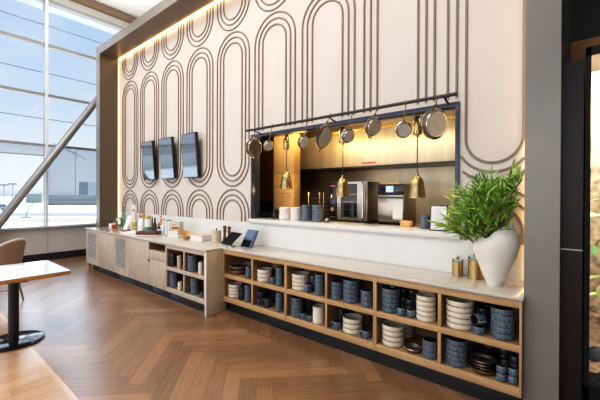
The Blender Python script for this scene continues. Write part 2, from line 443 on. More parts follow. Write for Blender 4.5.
# raised stadium mouldings, three concentric lines each
def stadium(xl, z0, z1, cut0=None, cut1=None):
    b = mb(M['bead'])
    for k in range(3):
        ins = 0.010 + k * 0.082
        x0, x1 = xl + ins, xl + 0.80 - ins
        r = (x1 - x0) / 2; cx = (x0 + x1) / 2
        zb, ztp = z0 + ins + r, z1 - ins - r
        pts = []
        for a in range(0, 181, 10): pts.append((cx + r * math.cos(R(a)), ztp + r * math.sin(R(a))))
        for a in range(180, 361, 10): pts.append((cx + r * math.cos(R(a)), zb + r * math.sin(R(a))))
        # densify straight runs so that cutting is clean
        dn = []
        n = len(pts)
        for i in range(n):
            a, c = pts[i], pts[(i + 1) % n]
            L = math.dist(a, c); q = max(1, int(L / 0.05))
            for j in range(q): dn.append((a[0] + (c[0] - a[0]) * j / q, a[1] + (c[1] - a[1]) * j / q))
        def ok(p):
            x, z = p
            if z < 1.12 or z > wt - .01 or x < wl + .02 or x > wr - .02: return False
            if OX0 - .012 < x < OX1 + .012 and OZ0 - .05 < z < OZ1 + .02: return False
            return True
        hw = 0.0120
        N = len(dn)
        segs = []
        for i in range(N):
            if ok(dn[i]) and ok(dn[(i + 1) % N]): segs.append(i)
        ss = set(segs)
        rings = {}
        def ring(i):
            i %= N
            if i in rings: return rings[i]
            a, c = dn[i - 1], dn[(i + 1) % N]
            dx, dz = c[0] - a[0], c[1] - a[1]; L = math.hypot(dx, dz) or 1
            nx, nz = -dz / L, dx / L
            x, z = dn[i]
            rings[i] = [b.bm.verts.new((x + nx * o, yy, z + nz * o)) for o, yy in ((-hw, WY - .0005), (-hw * .75, WY - .0135), (hw * .75, WY - .0135), (hw, WY - .0005))]
            return rings[i]
        fs = []
        for i in segs:
            A, B = ring(i), ring(i + 1)
            for q in range(3): fs.append(b.bm.faces.new((A[q], A[q + 1], B[q + 1], B[q])))
        b._fin(fs, True)
    if len(b.bm.verts) == 0:
        b.bm.free(); return
    b.build('moulding', wall)
for k in range(9):
    xl = -0.975 - 0.905 * k
    stadium(xl, 1.735, 4.172)
    stadium(xl, -0.70, 1.70)
    stadium(xl, 4.205, 6.6)
# splashback
struct(mb(M['backsplash']).box(-8.33, -0.305, 3.383, 3.386, 0.88, 1.196).build('wall_splashback'))
# ---- portal frame
struct(mb(M['frame']).box(-8.546, -8.343, FY, FY + .004, 0, 4.972).mat(M['reveal']).box(-8.546, -8.343, FY + .004, 3.56, 0, 4.972).build('trim_1'), None)
struct(mb(M['frame']).box(-8.343, wr, FY, FY + .004, 4.79, 4.972).mat(M['reveal']).box(-8.343, wr, FY + .004, 3.56, 4.79, 4.972).build('trim_2'))
struct(mb(M['frame']).box(-0.2965, -0.088, FY, 3.56, 0, 4.972).build('trim_3'))
# led strips let into the reveal against the wall
struct(mb(M['led2']).box(-8.338, -8.326, 3.35, 3.384, 0.90, 4.785).build('trim_4'))
struct(mb(M['led']).box(-8.32, wr - .01, 3.35, 3.384, 4.771, 4.785).build('trim_5'))
struct(mb(M['led']).box(wr - .016, wr - .006, 3.36, 3.384, 0.90, 4.755).build('trim_6'))

# ---- window wall
yw0, yw1 = -4.3, 7.0
struct(mb(M['grey_panel']).box(WX - .25, WX, yw0, yw1, 0, 0.80).mat(M['slot']).box(WX, WX + .0015, 2.36, 2.368, .16, .80).box(WX, WX + .0015, 1.16, 1.168, .16, .8).build('wall_left'))
struct(mb(M['black']).box(WX, WX + .03, yw0, yw1, 0, 0.17).build('baseboard_left'))
struct(mb(M['bulkhead']).box(WX - .25, WX, yw0, yw1, 6.30, 6.70).build('wall_bulkhead'))
struct(mb(M['brown_trim']).box(WX, WX + .14, yw0, yw1, 6.50, 6.66).build('trim_7'))
win = struct(empty('window_1', (WX, 2.34, 0.8)))
def wpart(name, m, *b):
    o = mb(m).box(*b).build(name, win); o.location = (-WX, -2.34, -0.8); return o
wpart('window_sill', M['sill'], WX - .22, WX + .10, yw0, yw1, .80, .84)
Zt = [2.78, 4.0, 5.22]
for yy in (-0.10, 2.34, 4.78):
    wpart('mullion', M['mullion'], WX - .16, WX - .02, yy - .03, yy + .03, .84, 6.30)
    wpart('mullion_fin', M['mullion_w'], WX - .02, WX + .03, yy - .028, yy + .028, .84, 6.30)
for z in Zt:
    wpart('transom', M['mullion'], WX - .15, WX - .01, yw0, yw1, z - .035, z + .035)
for z in (3.45, 4.58, 5.75):
    wpart('glazing_bar', M['haze_metal'], WX - .20, WX - .17, yw0, yw1, z - .008, z + .008)
wpart('head_frame', M['mullion'], WX - .16, WX + .02, yw0, yw1, 6.25, 6.32)
zs = [.84] + Zt + [6.25]
ys = [yw0, -0.10, 2.34, 4.78, yw1]
for a in range(4):
    for c in range(4):
        wpart('glass_pane', M['glass'], WX - .085, WX - .08, ys[a] + .03, ys[a + 1] - .03, zs[c] + .035, zs[c + 1] - .035)
def blind_mat():
    m = bpy.data.materials.new('mesh blind cloth'); m.use_nodes = True
    n, l = m.node_tree.nodes, m.node_tree.links
    n.remove(n['Principled BSDF'])
    tr = n.new('ShaderNodeBsdfTransparent'); tr.inputs['Color'].default_value = (.84, .88, .92, 1)
    df = n.new('ShaderNodeBsdfDiffuse'); df.inputs['Color'].default_value = (.6, .64, .68, 1)
    mx = n.new('ShaderNodeMixShader'); mx.inputs[0].default_value = .22
    l.new(tr.outputs[0], mx.inputs[1]); l.new(df.outputs[0], mx.inputs[2]); l.new(mx.outputs[0], n['Material Output'].inputs['Surface'])
    return m
M['blind'] = blind_mat()
for k_, (a_, b_, zb) in enumerate(((-.06, 2.30, 2.52), (2.38, 4.74, 1.325))):
    e = empty('roller_blind', (WX, (a_ + b_) / 2, 2.74))
    tag(e, ['pale mesh roller blind, mostly raised, in the left lower window light', 'grey mesh roller blind lowered halfway in the right lower window light'][k_], 'blind', 'roller blinds')
    hw_ = (b_ - a_) / 2
    mb(M['blind']).box(-.060, -.058, -hw_, hw_, zb - 2.74 + .02, 0).build('cloth', e)
    mb(M['mullion']).box(-.066, -.050, -hw_, hw_, zb - 2.74, zb - 2.74 + .024).build('bottom_bar', e)
# outer canopy seen through the top lights
struct(mb(M['roofmat']).box(WX - .75, WX - .3, yw0, yw1, 6.36, 6.6).build('ceiling_canopy'))
# ---- ceiling and unseen-but-real shell
struct(mb(M['ceiling']).box(WX, 2.6, -4.3, 7.0, 6.70, 6.85).build('ceiling'))
struct(mb(M['darkwall']).box(-9.9, 2.6, 6.9, 7.0, 0, 6.7).build('wall_rear'))

# ---- diagonal steel brace in front of the glass
bx = WX + .28
def onx(px, py, X):
    u = (px - 300) / F; t = X / (-SN + CS * u)
    return Vector((X, t * (CS + SN * u), CAMZ + (194.5 - py) / F * t))
p0, p1 = onx(2, 222.5, bx), onx(97, 103, bx)
d = (p1 - p0).normalized()
q0 = p0 + d * ((0.0 - p0.z) / d.z); q1 = p1 + d * ((6.70 - p1.z) / d.z)
br = empty('steel_brace', q0)
tag(br, 'round grey steel brace leaning diagonally across the tall window', 'brace')
mb(M['brace']).tube([Vector((0, 0, 0)), q1 - q0], 0.088, 20).build('tube', br)
mb(M['brace']).box(-.12, .12, -.14, .14, 0, .02).build('base_plate', br)

# ================================================================== COUNTERS
ZT0, ZT1 = 0.855, 0.880
LY, RY, BY = 2.61, 2.88, 3.38
# ---- worktops
wt_l = mb(M['stone']).box(-8.15, -3.755, LY - .012, 3.383, ZT0, ZT1, .003).build('worktop')
tag(wt_l, 'glossy white stone worktop over the pale wood cabinets on the left', 'worktop')
wt_r = mb(M['stone']).box(-3.753, -0.29, RY - .012, 3.383, ZT0, ZT1, .003).build('worktop')
tag(wt_r, 'long glossy white worktop over the open oak shelves under the hatch', 'worktop')

ZS = [(0.522, 0.796), (0.211, 0.473)]
def open_unit(name, x0, x1, yf, divs, label, kind, pl_y, end_leg=False):
    H, V, I = (M['oak_h'], M['oak_v'], M['oak_shade']) if kind == 'oak' else (M['ash_h'], M['ash_v'], M['oak_shade'])
    e = empty(name, ((x0 + x1) / 2, yf, 0)); ox, oy = (x0 + x1) / 2, yf
    def B(nm, m, a, b, c, d_, f, g, bev=0.0015):
        return mb(m).box(a - ox, b - ox, c - oy, d_ - oy, f, g, bev).build(nm, e)
    t = .016
    def two(nm, xa_, xb_, za_, zb_, y0_):
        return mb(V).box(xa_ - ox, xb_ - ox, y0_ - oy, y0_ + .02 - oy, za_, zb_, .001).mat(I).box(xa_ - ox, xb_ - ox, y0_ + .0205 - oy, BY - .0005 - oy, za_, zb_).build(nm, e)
    two('side_panel', x0, x0 + t, .148, .852, yf); two('side_panel', x1 - t, x1, .148, .852, yf)
    B('top_rail', H, x0 + t, x1 - t, yf + .001, BY, .796, .852)
    B('shelf', H, x0 + t, x1 - t, yf + .001, yf + .022, .473, .522)
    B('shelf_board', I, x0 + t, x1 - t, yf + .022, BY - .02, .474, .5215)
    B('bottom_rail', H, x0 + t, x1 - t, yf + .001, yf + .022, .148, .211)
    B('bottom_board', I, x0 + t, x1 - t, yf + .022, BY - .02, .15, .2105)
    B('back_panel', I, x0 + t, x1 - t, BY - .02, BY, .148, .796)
    for dx in divs:
        for (za_, zb_) in ((.522, .796), (.211, .473)):
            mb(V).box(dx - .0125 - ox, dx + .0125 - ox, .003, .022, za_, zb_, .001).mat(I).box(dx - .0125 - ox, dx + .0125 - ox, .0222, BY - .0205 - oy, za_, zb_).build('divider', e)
    B('plinth', M['plinth'] if kind != 'oak' else M['plinth2'], x0, x1, pl_y, pl_y + .02, 0.0005, .148)
    return e
# right: three modules, two bays each
mods = [(-3.752, -2.598), (-2.596, -1.462), (-1.460, -0.298)]
names = ['leftmost', 'middle', 'rightmost']
for i, (a, b) in enumerate(mods):
    e = open_unit('open_shelf_cabinet', a, b, RY, [(a + b) / 2 + .005], None, 'oak', 2.95)
    tag(e, ['leftmost oak open shelf cabinet under the hatch, beside the pale end panel', 'middle oak open shelf cabinet of the three under the hatch', 'rightmost oak open shelf cabinet below the white vase and plant'][i], 'cabinet', 'oak open shelf cabinets')
BAYS = []
for (a, b) in mods:
    m_ = (a + b) / 2 + .005
    BAYS += [(a + .018, m_ - .014), (m_ + .014, b - .018)]
# left: open unit with end panel
e = open_unit('open_shelf_cabinet', -4.788, -3.794, LY, [-4.30], None, 'ash', 2.69)
tag(e, 'pale wood open shelf cabinet with four cubbies beside the drawer unit', 'cabinet')
ep = empty('end_panel', (-3.80, LY, 0))
tag(ep, 'broad pale wood end panel where the left counter steps forward', 'end panel')
mb(M['ash_side']).box(.010, .042, 0.006, .33, 0.0005, .8535, .002).build('panel', ep)
mb(M['white']).box(.010, .042, 0, .0055, 0.0005, .8535, .001).build('edge_strip', ep)
LBAYS = [(-4.77, -4.315), (-4.285, -3.812)]
# left: drawer unit
x0, x1 = -5.335, -4.792
du = empty('drawer_cabinet', ((x0 + x1) / 2, LY, 0)); ox = (x0 + x1) / 2
tag(du, 'pale wood drawer cabinet with an open slot on top and black knob', 'cabinet')
def B(nm, m, a, b, c, d_, f, g, bev=0.0015, par=du, oxx=None, oy=LY):
    o_ = ox if oxx is None else oxx
    return mb(m).box(a - o_, b - o_, c - oy, d_ - oy, f, g, bev).build(nm, par)
B('side_panel', M['ash_v'], x0, x0 + .014, LY + .001, BY, .148, .852); B('side_panel', M['ash_v'], x1 - .014, x1, LY + .001, BY, .148, .852)
B('top_rail', M['ash_h'], x0 + .014, x1 - .014, LY + .001, BY, .838, .852)
B('slot_lining', M['oak_shade'], x0 + .014, x1 - .014, LY + .022, BY, .70, .722, 0)
B('back_panel', M['oak_shade'], x0 + .014, x1 - .014, BY - .12, BY - .1, .722, .838, 0)
B('slot_side', M['oak_shade'], x0 + .0142, x0 + .017, LY + .004, BY - .13, .7225, .8375, 0); B('slot_side', M['oak_shade'], x1 - .017, x1 - .0142, LY + .004, BY - .13, .7225, .8375, 0)
dr = B('drawer', M['ash_v'], x0 + .016, x1 - .016, LY, LY + .02, .578, .718)
dd = B('door', M['ash_v'], x0 + .016, x1 - .016, LY, LY + .02, .150, .573)
kn = mb(M['blackgl']).lathe([(0, 0), (.008, 0), (.008, .012), (.017, .016), (.019, .024), (.014, .03), (0, .031)], seg=14, mtx=Matrix.Rotation(R(90), 4, 'X')).build('knob', dd)
kn.location = (x0 + .05 - ox, 0, .552)
B('plinth', M['plinth'], x0, x1, 2.69, 2.71, .0005, .148)
# left: louvred cabinets, two with a louvre door and a plain door each
for i, (x0, xm, x1) in enumerate(((-8.10, -7.42, -6.705), (-6.70, -6.05, -5.34))):
    e = empty('louvre_cabinet', ((x0 + x1) / 2, LY, 0)); oo = (x0 + x1) / 2
    tag(e, ['pale wood cabinet with louvre door at the far window end', 'pale wood louvre cabinet next to the drawer unit'][i], 'cabinet', 'pale wood louvre cabinets')
    B('carcass', M['oak_shade'], x0 + .01, x1 - .01, LY + .022, BY, .148, .852, 0, e, oo)
    a, b = x0 + .002, xm - .002
    va, vb, vz0, vz1 = (a + .10, b - .14, .27, .79)
    d1 = mb(M['ash_v']).box(a - oo, va - oo, 0, .02, .150, .852).box(vb - oo, b - oo, 0, .02, .150, .852).box(va - oo, vb - oo, 0, .02, .150, vz0).box(va - oo, vb - oo, 0, .02, vz1, .852).build('door', e)
    lv = mb(M['slot']).box(va - oo, vb - oo, .013, .019, vz0, vz1)
    lv.mat(M['slat'])
    n_ = 15
    for k in range(n_):
        z = vz0 + (k + .5) * (vz1 - vz0) / n_
        lv.hexa([(va - oo, .001, z - .012), (vb - oo, .001, z - .012), (vb - oo, .012, z - .002), (va - oo, .012, z - .002),
                 (va - oo, .001, z - .003), (vb - oo, .001, z - .003), (vb - oo, .012, z + .008), (va - oo, .012, z + .008)])
    lv.build('louvre', d1)
    B('door', M['ash_v'], xm + .002, x1 - .002, LY, LY + .02, .150, .852, .0015, e, oo)
    B('plinth', M['plinth'], x0 + (.16 if i == 0 else 0), x1, 2.69, 2.71, .0005, .148, .0015, e, oo)
    if i == 0:
        B('foot', M['oak_v'], x0 + .002, x0 + .05, LY + .02, LY + .09, .0005, .149, .0015, e, oo)
        B('side_panel', M['ash_v'], x0 - .012, x0 + .01, LY, BY, .0005 + .149, .852, .0015, e, oo)
ks = mb(M['steel']).box(-7.9, -3.86, 2.672, 2.688, .0005, .016).build('kick_strip')
tag(ks, 'thin bright metal strip along the floor under the left counter', 'kick strip')

# ================================================================== CROCKERY (unit prototypes: radius 1, height 1)
def proto_bowl(name, out, inn, foot=0.86, bulge=0.02, depth=0.25):
    b = MB()
    prof = [(0, 0), (.92, 0), (.955, .05), (.985, .22), (1.0, .55), (.99, .86), (1.0, .96), (.985, 1.0), (.945, .985), (.93, .8), (.88, depth + .06), (.78, depth), (0, depth - .02)]
    b.lathe(prof, seg=30, mat_fn=lambda i: out if i < 8 else inn)
    return b.build(name)
def proto_crock(name, out, inn):
    b = MB()
    prof = [(0, 0), (.93, 0), (.97, .02), (1.0, .12), (1.0, .34), (.985, .36), (1.0, .38), (1.0, .68), (.985, .70), (1.0, .72), (.99, .97), (.96, 1.0), (.91, .98), (.9, .15), (0, .12)]
    b.lathe(prof, seg=28, mat_fn=lambda i: out if i < 11 else inn)
    return b.build(name)
def proto_mug(name, out, inn):
    e = empty(name)
    b = MB(); prof = [(0, 0), (.84, 0), (.9, .04), (.98, .25), (1, .5), (.99, .96), (.96, 1.0), (.9, .97), (.88, .12), (0, .1)]
    b.lathe(prof, seg=24, mat_fn=lambda i: out if i < 6 else inn); b.build('cup_body', e)
    h = mb(out); pts = []
    for k in range(13):
        a = R(-90 + 15 * k); pts.append((.93 + .62 * math.cos(a) * 1.0, 0, .52 + .34 * math.sin(a)))
    h.tube(pts, .13, 8).build('handle', e)
    return e
def proto_cup(name, out, inn):
    b = MB(); prof = [(0, 0), (.62, 0), (.72, .03), (.94, .25), (1, .52), (.93, .82), (.86, .97), (.82, 1.0), (.76, .96), (.80, .5), (.6, .15), (0, .12)]
    b.lathe(prof, seg=22, mat_fn=lambda i: out if i < 7 else inn); return b.build(name)
def proto_pan(name):
    e = empty(name)
    b = MB(); prof = [(0, 0), (.80, 0), (.88, .1), (.97, .85), (1.0, .97), (.985, 1.0), (.94, .93), (.86, .25), (.8, .2), (0, .2)]
    b.lathe(prof, seg=28, mat_fn=lambda i: M['bronze'] if i < 3 else (M['pan_rim'] if i < 6 else M['pan_shade_dark'])); b.build('pan_body', e)
    for s_ in (-1, 1):
        h = mb(M['brass']); pts = []
        for k in range(9):
            a = R(-90 + 22.5 * k); pts.append((s_ * (.95 + .26 * math.cos(a)), .24 * math.sin(a), .84))
        h.tube(pts, .05, 6).build('handle', e)
    return e
def proto_plate(name, out, inn):
    b = MB(); prof = [(0, 0), (.62, 0), (.66, .12), (.95, .80), (1.0, .95), (.985, 1.0), (.93, .9), (.66, .30), (0, .25)]
    b.lathe(prof, seg=30, mat_fn=lambda i: out if i < 6 else inn); return b.build(name)
PROTO = {
    'cream': (lambda: proto_bowl('stoneware_bowl', M['cream'], M['cream_in']), 'cream bowl', 'bowl'),
    'blue': (lambda: proto_bowl('stoneware_bowl', M['blue'], M['blue_in']), 'blue bowl', 'bowl'),
    'brown': (lambda: proto_plate('shallow_bowl', M['brownware'], M['dark']), 'shallow brown bowl', 'bowl'),
    'dish': (lambda: proto_plate('shallow_dish', M['cream'], M['cream']), 'shallow cream dish', 'dish'),
    'greybowl': (lambda: proto_bowl('stoneware_bowl', M['brownware'], M['dark'], depth=.2), 'grey brown bowl', 'bowl'),
    'crock': (lambda: proto_crock('stoneware_crock', M['cream'], M['cream_in']), 'tall cream crock', 'crock'),
    'mug': (lambda: proto_mug('stoneware_mug', M['dark'], M['blue_in']), 'dark mug', 'mug'),
    'bmug': (lambda: proto_mug('stoneware_mug', M['blue'], M['blue_in']), 'blue mug', 'mug'),
    'cup': (lambda: proto_cup('sauce_cup', M['blue'], M['blue_in']), 'small blue cup', 'cup'),
    'dcup': (lambda: proto_cup('sauce_cup', M['dark'], M['blue_in']), 'small dark cup', 'cup'),
    'bcup': (lambda: proto_bowl('stoneware_cup', M['blue'], M['blue_in']), 'blue cup', 'cup'),
    'pan': (lambda: proto_pan('gratin_pan'), 'bronze gratin pan with gold handles', 'pan'),
}
CACHE = {}
def inst(kind):
    if kind not in CACHE:
        o = PROTO[kind][0](); CACHE[kind] = o; return o
    return dup(CACHE[kind])
ORD = {1: ['only'], 2: ['upper', 'lower'], 3: ['top', 'middle', 'bottom'], 4: ['top', 'second', 'third', 'bottom'], 5: ['top', 'second', 'third', 'fourth', 'bottom'], 6: ['top', 'second', 'third', 'fourth', 'fifth', 'bottom']}
CARD = ['first', 'second', 'third', 'fourth', 'fifth', 'sixth']
def stack(kind, x, y, z, r, h, n, where, place='', rz=0.0, jit=0.002, gname=None, tiltlast=None):
    nm, cat = PROTO[kind][1], PROTO[kind][2]
    for k in range(n):
        o = inst(kind)
        o.location = (x + random.uniform(-jit, jit), y + random.uniform(-jit, jit), z + .0008 + k * (h + .0004))
        o.scale = (r, r, h if kind != 'pan' else .034)
        o.rotation_euler = (0, 0, rz + random.uniform(-.25, .25) * (1 if kind != 'pan' else .15))
        if n == 1: lab = f"{nm}, {place + ', ' if place else ''}{where}"
        else: lab = f"{nm}, {ORD[n][n - 1 - k]} of {(place + ' ') if place else ''}stack, {where}"
        tag(o, lab, cat, gname or (nm + 's in the cubbies'))
def lying(kind, x, y, z, r, h, yaw, where, place):
    """a mug on its side, mouth turned to the viewer"""
    nm, cat = PROTO[kind][1], PROTO[kind][2]
    o = inst(kind)
    o.scale = (r, r, h)
    o.rotation_euler = (R(86), 0, yaw)
    d_ = Vector((math.sin(yaw), -math.cos(yaw), 0))
    o.location = Vector((x, y, z + r * 1.001)) - d_ * h * .5
    tag(o, f"{nm} lying on its side, {place}, {where}", cat, nm + 's in the cubbies')

OCC = {}
def place_in(bay, yf, key, where, kind, px0, px1, y, n, h, place, rz, z, gname):
    occ = OCC.setdefault(key, [])
    b0, b1 = bay
    if y < yf + .165:
        for _ in range(6): y = yf + .022 + rad(px0, px1, y) * (1.0 if 'mug' not in kind else 1.25)
    r = rad(px0, px1, y)
    x = X_at((px0 + px1) / 2, y)
    ex = [-1, 1, -1, 1]
    if 'mug' in kind or kind == 'pan':
        for s_ in ((1,) if 'mug' in kind else (1, -1)):
            for q in (-.26, 0, .26):
                k_ = 1.72 if 'mug' in kind else 1.3
                cx_, cy_ = s_ * k_ * math.cos(rz + q), s_ * k_ * math.sin(rz + q)
                ex = [min(ex[0], cx_), max(ex[1], cx_), min(ex[2], cy_), max(ex[3], cy_)]
    def clampxy(x, y, r):
        x = min(max(x, b0 - ex[0] * r + .006), b1 - ex[1] * r - .006)
        y = min(max(y, yf + .012 - max(ex[2], -1.35) * r), BY - .026 - ex[3] * r)
        return x, y
    x, y = clampxy(x, y, r)
    hit = False
    for it in range(160):
        hit = False
        for (ox_, oy_, or_) in occ:
            d_ = math.hypot(x - ox_, y - oy_); need = r * (1.16 if kind == 'pan' else 1) + or_ + .004
            if d_ < need:
                hit = True
                vx_, vy_ = (x - ox_, y - oy_) if d_ > 1e-4 else (0, 1)
                x += vx_ / max(d_, .01) * (need - d_ + .001); y += vy_ / max(d_, .01) * (need - d_ + .001)
        x, y = clampxy(x, y, r)
        if not hit: break
        if it > 25 and it % 10 == 0: r *= .95
    occ.append((x, y, r * (1.16 if kind == 'pan' else 1)))
    if 'mug' in kind: occ.append((x + 1.35 * r * math.cos(rz), y + 1.35 * r * math.sin(rz), r * .34))
    stack(kind, x, y, z, r, h, n, where, place, rz, gname=gname)
    return x, y, r, where
def bayput(i, row, kind, px0, px1, y, n, h, place='', rz=0.0, gname=None):
    where = f"{CARD[i]} {'upper' if row == 0 else 'lower'} oak cubby from left"
    return place_in(BAYS[i], RY, (i, row), where, kind, px0, px1, y, n, h, place, rz, ZS[row][0], gname)

U, L = 0, 1
RZ = R(-70)
# bay 1
bayput(0, U, 'brown', 227, 245, 3.0, 2, .055, 'front')
bayput(0, U, 'dish', 238, 250, 3.25, 2, .05, 'rear')
bayput(0, U, 'bcup', 246, 252, 3.02, 3, .05)
bayput(0, L, 'cream', 228, 242, 3.0, 4, .043)
bayput(0, L, 'mug', 239.5, 245.5, 3.00, 2, .085, rz=R(-85))
bayput(0, L, 'bcup', 245, 252, 3.00, 4, .055)
# bay 2
bayput(1, U, 'cream', 256.5, 271.5, 3.0, 3, .050)
bayput(1, U, 'greybowl', 269, 283, 3.24, 4, .056)
bayput(1, U, 'bmug', 270, 276.5, 2.96, 1, .08, 'in front', rz=R(-110))
bayput(1, U, 'bcup', 276, 283.5, 2.99, 4, .054)
bayput(1, L, 'mug', 255, 263, 3.0, 2, .085, 'left', rz=R(-60))
bayput(1, L, 'mug', 264.5, 272, 2.98, 1, .11, 'in the middle', rz=R(-110))
bayput(1, L, 'mug', 266, 274, 3.20, 2, .085, 'rear', rz=R(-100))
bayput(1, L, 'bcup', 276, 283.5, 2.99, 5, .046)
# bay 3
bayput(2, U, 'cream', 290.5, 308, 3.0, 4, .045)
bayput(2, U, 'greybowl', 304, 320, 3.24, 4, .056)
bayput(2, U, 'bmug', 304.5, 312.5, 2.95, 1, .09, 'front', rz=R(-70))
bayput(2, U, 'bmug', 304.5, 312, 3.045, 2, .08, 'behind the front mug', rz=R(-70))
bayput(2, U, 'bcup', 315, 324.5, 2.99, 5, .045)
bayput(2, L, 'blue', 289, 301.5, 3.0, 5, .043)
bayput(2, L, 'bmug', 300.5, 307, 2.98, 1, .062, 'left of the pair', rz=R(-120))
bayput(2, L, 'bmug', 307, 313.5, 2.97, 1, .062, 'right of the pair', rz=R(-120))
bayput(2, L, 'bmug', 303, 311, 3.2, 2, .07, 'rear', rz=R(-120))
bayput(2, L, 'crock', 313, 324.5, 3.0, 1, .185)
# bay 4
bayput(3, U, 'bcup', 330, 342, 3.03, 4, .045, 'left')
bayput(3, U, 'blue', 343, 359.5, 3.0, 5, .045, 'middle')
bayput(3, U, 'blue', 347, 362, 3.25, 5, .05, 'rear')
bayput(3, U, 'bcup', 361, 373, 2.97, 3, .052, 'right')
x, y, r, wh = bayput(3, L, 'bmug', 330.5, 338.5, 2.95, 1, .075, 'in front at left', rz=R(-150))
bayput(3, L, 'mug', 331, 339, 3.08, 2, .085, 'left', rz=R(-60))
bayput(3, L, 'mug', 341, 349, 3.24, 2, .085, 'rear', rz=R(-80))
bayput(3, L, 'cream', 343, 362.5, 3.02, 3, .05)
bayput(3, L, 'greybowl', 354, 371, 3.24, 3, .062)
bayput(3, L, 'bmug', 362.5, 371.5, 2.96, 1, .072, 'beside the cream bowls', rz=R(-140))
# bay 5
bayput(4, U, 'blue', 380, 398.5, 3.02, 5, .043)
bayput(4, U, 'cup', 396.5, 406, 2.96, 1, .066, 'left front')
bayput(4, U, 'cup', 406, 415.5, 2.95, 1, .066, 'right front')
for q, (cx, cy, nn) in enumerate(((400, 3.07, 2), (409, 3.06, 2), (403, 3.17, 3), (412, 3.17, 3), (406, 3.28, 3))):
    bayput(4, U, 'dcup', cx - 4.6, cx + 4.6, cy, nn, .062, ['second row left', 'second row right', 'third row left', 'third row right', 'rearmost'][q])
bayput(4, U, 'cream', 416, 436, 3.00, 5, .043, 'front')
bayput(4, U, 'cream', 418, 436, 3.25, 5, .048, 'rear')
bayput(4, L, 'cream', 381, 403.5, 3.03, 4, .047, 'front')
bayput(4, L, 'cream', 391, 411, 3.25, 4, .052, 'rear')
bayput(4, L, 'pan', 404.5, 422, 3.00, 1, .045, '', rz=R(20), gname='gratin pans in the cubbies')
bayput(4, L, 'blue', 421, 436.5, 2.99, 3, .05)
# bay 6
bayput(5, U, 'cream', 441.5, 469, 3.02, 5, .045, 'front')
bayput(5, U, 'greybowl', 458, 478, 3.25, 5, .046)
x, y, r, wh = bayput(5, U, 'bcup', 472.5, 485, 2.95, 1, .058, 'under the lying mug')
lying('bmug', x - .004, y + .01, .522 + .0605, r * .98, .085, R(-38), wh, 'front')
bayput(5, U, 'mug', 476, 488, 3.10, 2, .08, 'behind', rz=R(-100))
bayput(5, U, 'mug', 481, 492, 3.24, 2, .08, 'rear', rz=R(-100))
bayput(5, U, 'blue', 490, 514, 3.02, 5, .046)
bayput(5, L, 'blue', 441.5, 464, 3.01, 5, .042, 'front')
bayput(5, L, 'blue', 452, 472, 3.26, 4, .045, 'rear')
bayput(5, L, 'pan', 468, 495, 2.99, 4, .023, 'front', rz=R(5), gname='gratin pans in the cubbies')
bayput(5, L, 'pan', 476, 500, 3.21, 4, .024, 'rear', rz=R(5), gname='gratin pans in the cubbies')
for q, (cx, cy, nn) in enumerate(((498.5, 2.945, 2), (510, 2.95, 2), (500, 3.045, 2), (511, 3.05, 3), (503, 3.15, 3))):
    bayput(5, L, 'cup' if q < 2 else 'dcup', cx - 5.4, cx + 5.4, cy, nn, .058, ['front left', 'front right', 'middle left', 'middle right', 'rear'][q])
# left counter cubbies
def lput(i, row, kind, px0, px1, y, n, h, place='', rz=0.0):
    place_in(LBAYS[i], LY, ('l', i, row), f"{'upper' if row == 0 else 'lower'} {'left' if i == 0 else 'right'} cubby of pale cabinet", kind, px0, px1, y, n, h, place, rz, ZS[row][0], PROTO[kind][1] + 's in the pale cabinet')
lput(0, U, 'mug', 169, 174.5, 2.74, 2, .095, 'left', R(-120))
lput(0, U, 'mug', 174, 179, 2.90, 2, .095, 'rear', R(-100))
lput(0, U, 'dish', 177.5, 182.5, 2.72, 4, .045)
lput(1, U, 'blue', 188, 198, 2.74, 5, .045)
lput(1, U, 'crock', 199, 203.5, 2.72, 1, .17)
lput(1, U, 'mug', 196, 202, 3.05, 2, .1, 'rear', R(-110))
lput(0, L, 'blue', 169.5, 178, 2.74, 5, .044)
lput(0, L, 'crock', 178.5, 183, 2.71, 1, .12)
lput(0, L, 'mug', 176, 181, 3.05, 2, .1, 'rear', R(-110))
lput(1, L, 'mug', 186, 190.5, 2.73, 1, .1, '', R(-100))
lput(1, L, 'blue', 191, 200, 2.74, 5, .046)
lput(1, L, 'bmug', 200.5, 204, 2.72, 1, .07, '', R(-90))

# ================================================================== TV SCREENS
for i, xl in enumerate((-6.96, -6.23, -5.46)):
    e = empty('television', (xl + .235, 3.33, 1.905)); e.rotation_euler = (R(4.5), 0, R(0))
    tag(e, ['leftmost of the three slim upright televisions on the feature wall', 'middle of the three slim upright televisions on the feature wall', 'rightmost of the three slim upright televisions, nearest the kitchen hatch'][i], 'television', 'upright wall televisions')
    mb(M['tvcase']).box(-.235, .235, -.028, .03, 0, .775, .006).build('casing', e)
    mb(M['screen']).box(-.222, .222, -.0295, -.0285, .014, .761).build('screen', e)
    mb(M['blacksteel']).box(-.10, .10, .0305, .045, .25, .55).box(-.06, .06, .045, .062, .2, .35).build('bracket', e)

# ================================================================== HATCH, KITCHEN
hf = empty('hatch_frame', ((OX0 + OX1) / 2, WY, OZ0)); hx = (OX0 + OX1) / 2
tag(hf, 'slim dark steel frame edging the wide kitchen serving hatch', 'frame')
def hb(nm, m, a, b, c, d_, f, g): return mb(m).box(a - hx, b - hx, c - WY, d_ - WY, f - OZ0, g - OZ0, .001).build(nm, hf)
hb('header', M['header'], OX0, OX1, 3.375, 3.53, 2.455, 2.50)
hb('jamb', M['header'], OX0, OX0 + .035, 3.375, 3.53, 1.256, 2.455)
hb('jamb', M['header'], OX1 - .035, OX1, 3.375, 3.53, 1.256, 2.455)
ps = mb(M['passstone']).box(-3.77, -.84, 3.355, 3.78, 1.200, 1.255, .003).build('pass_shelf')
tag(ps, 'pale stone sill along the bottom of the kitchen hatch', 'sill')
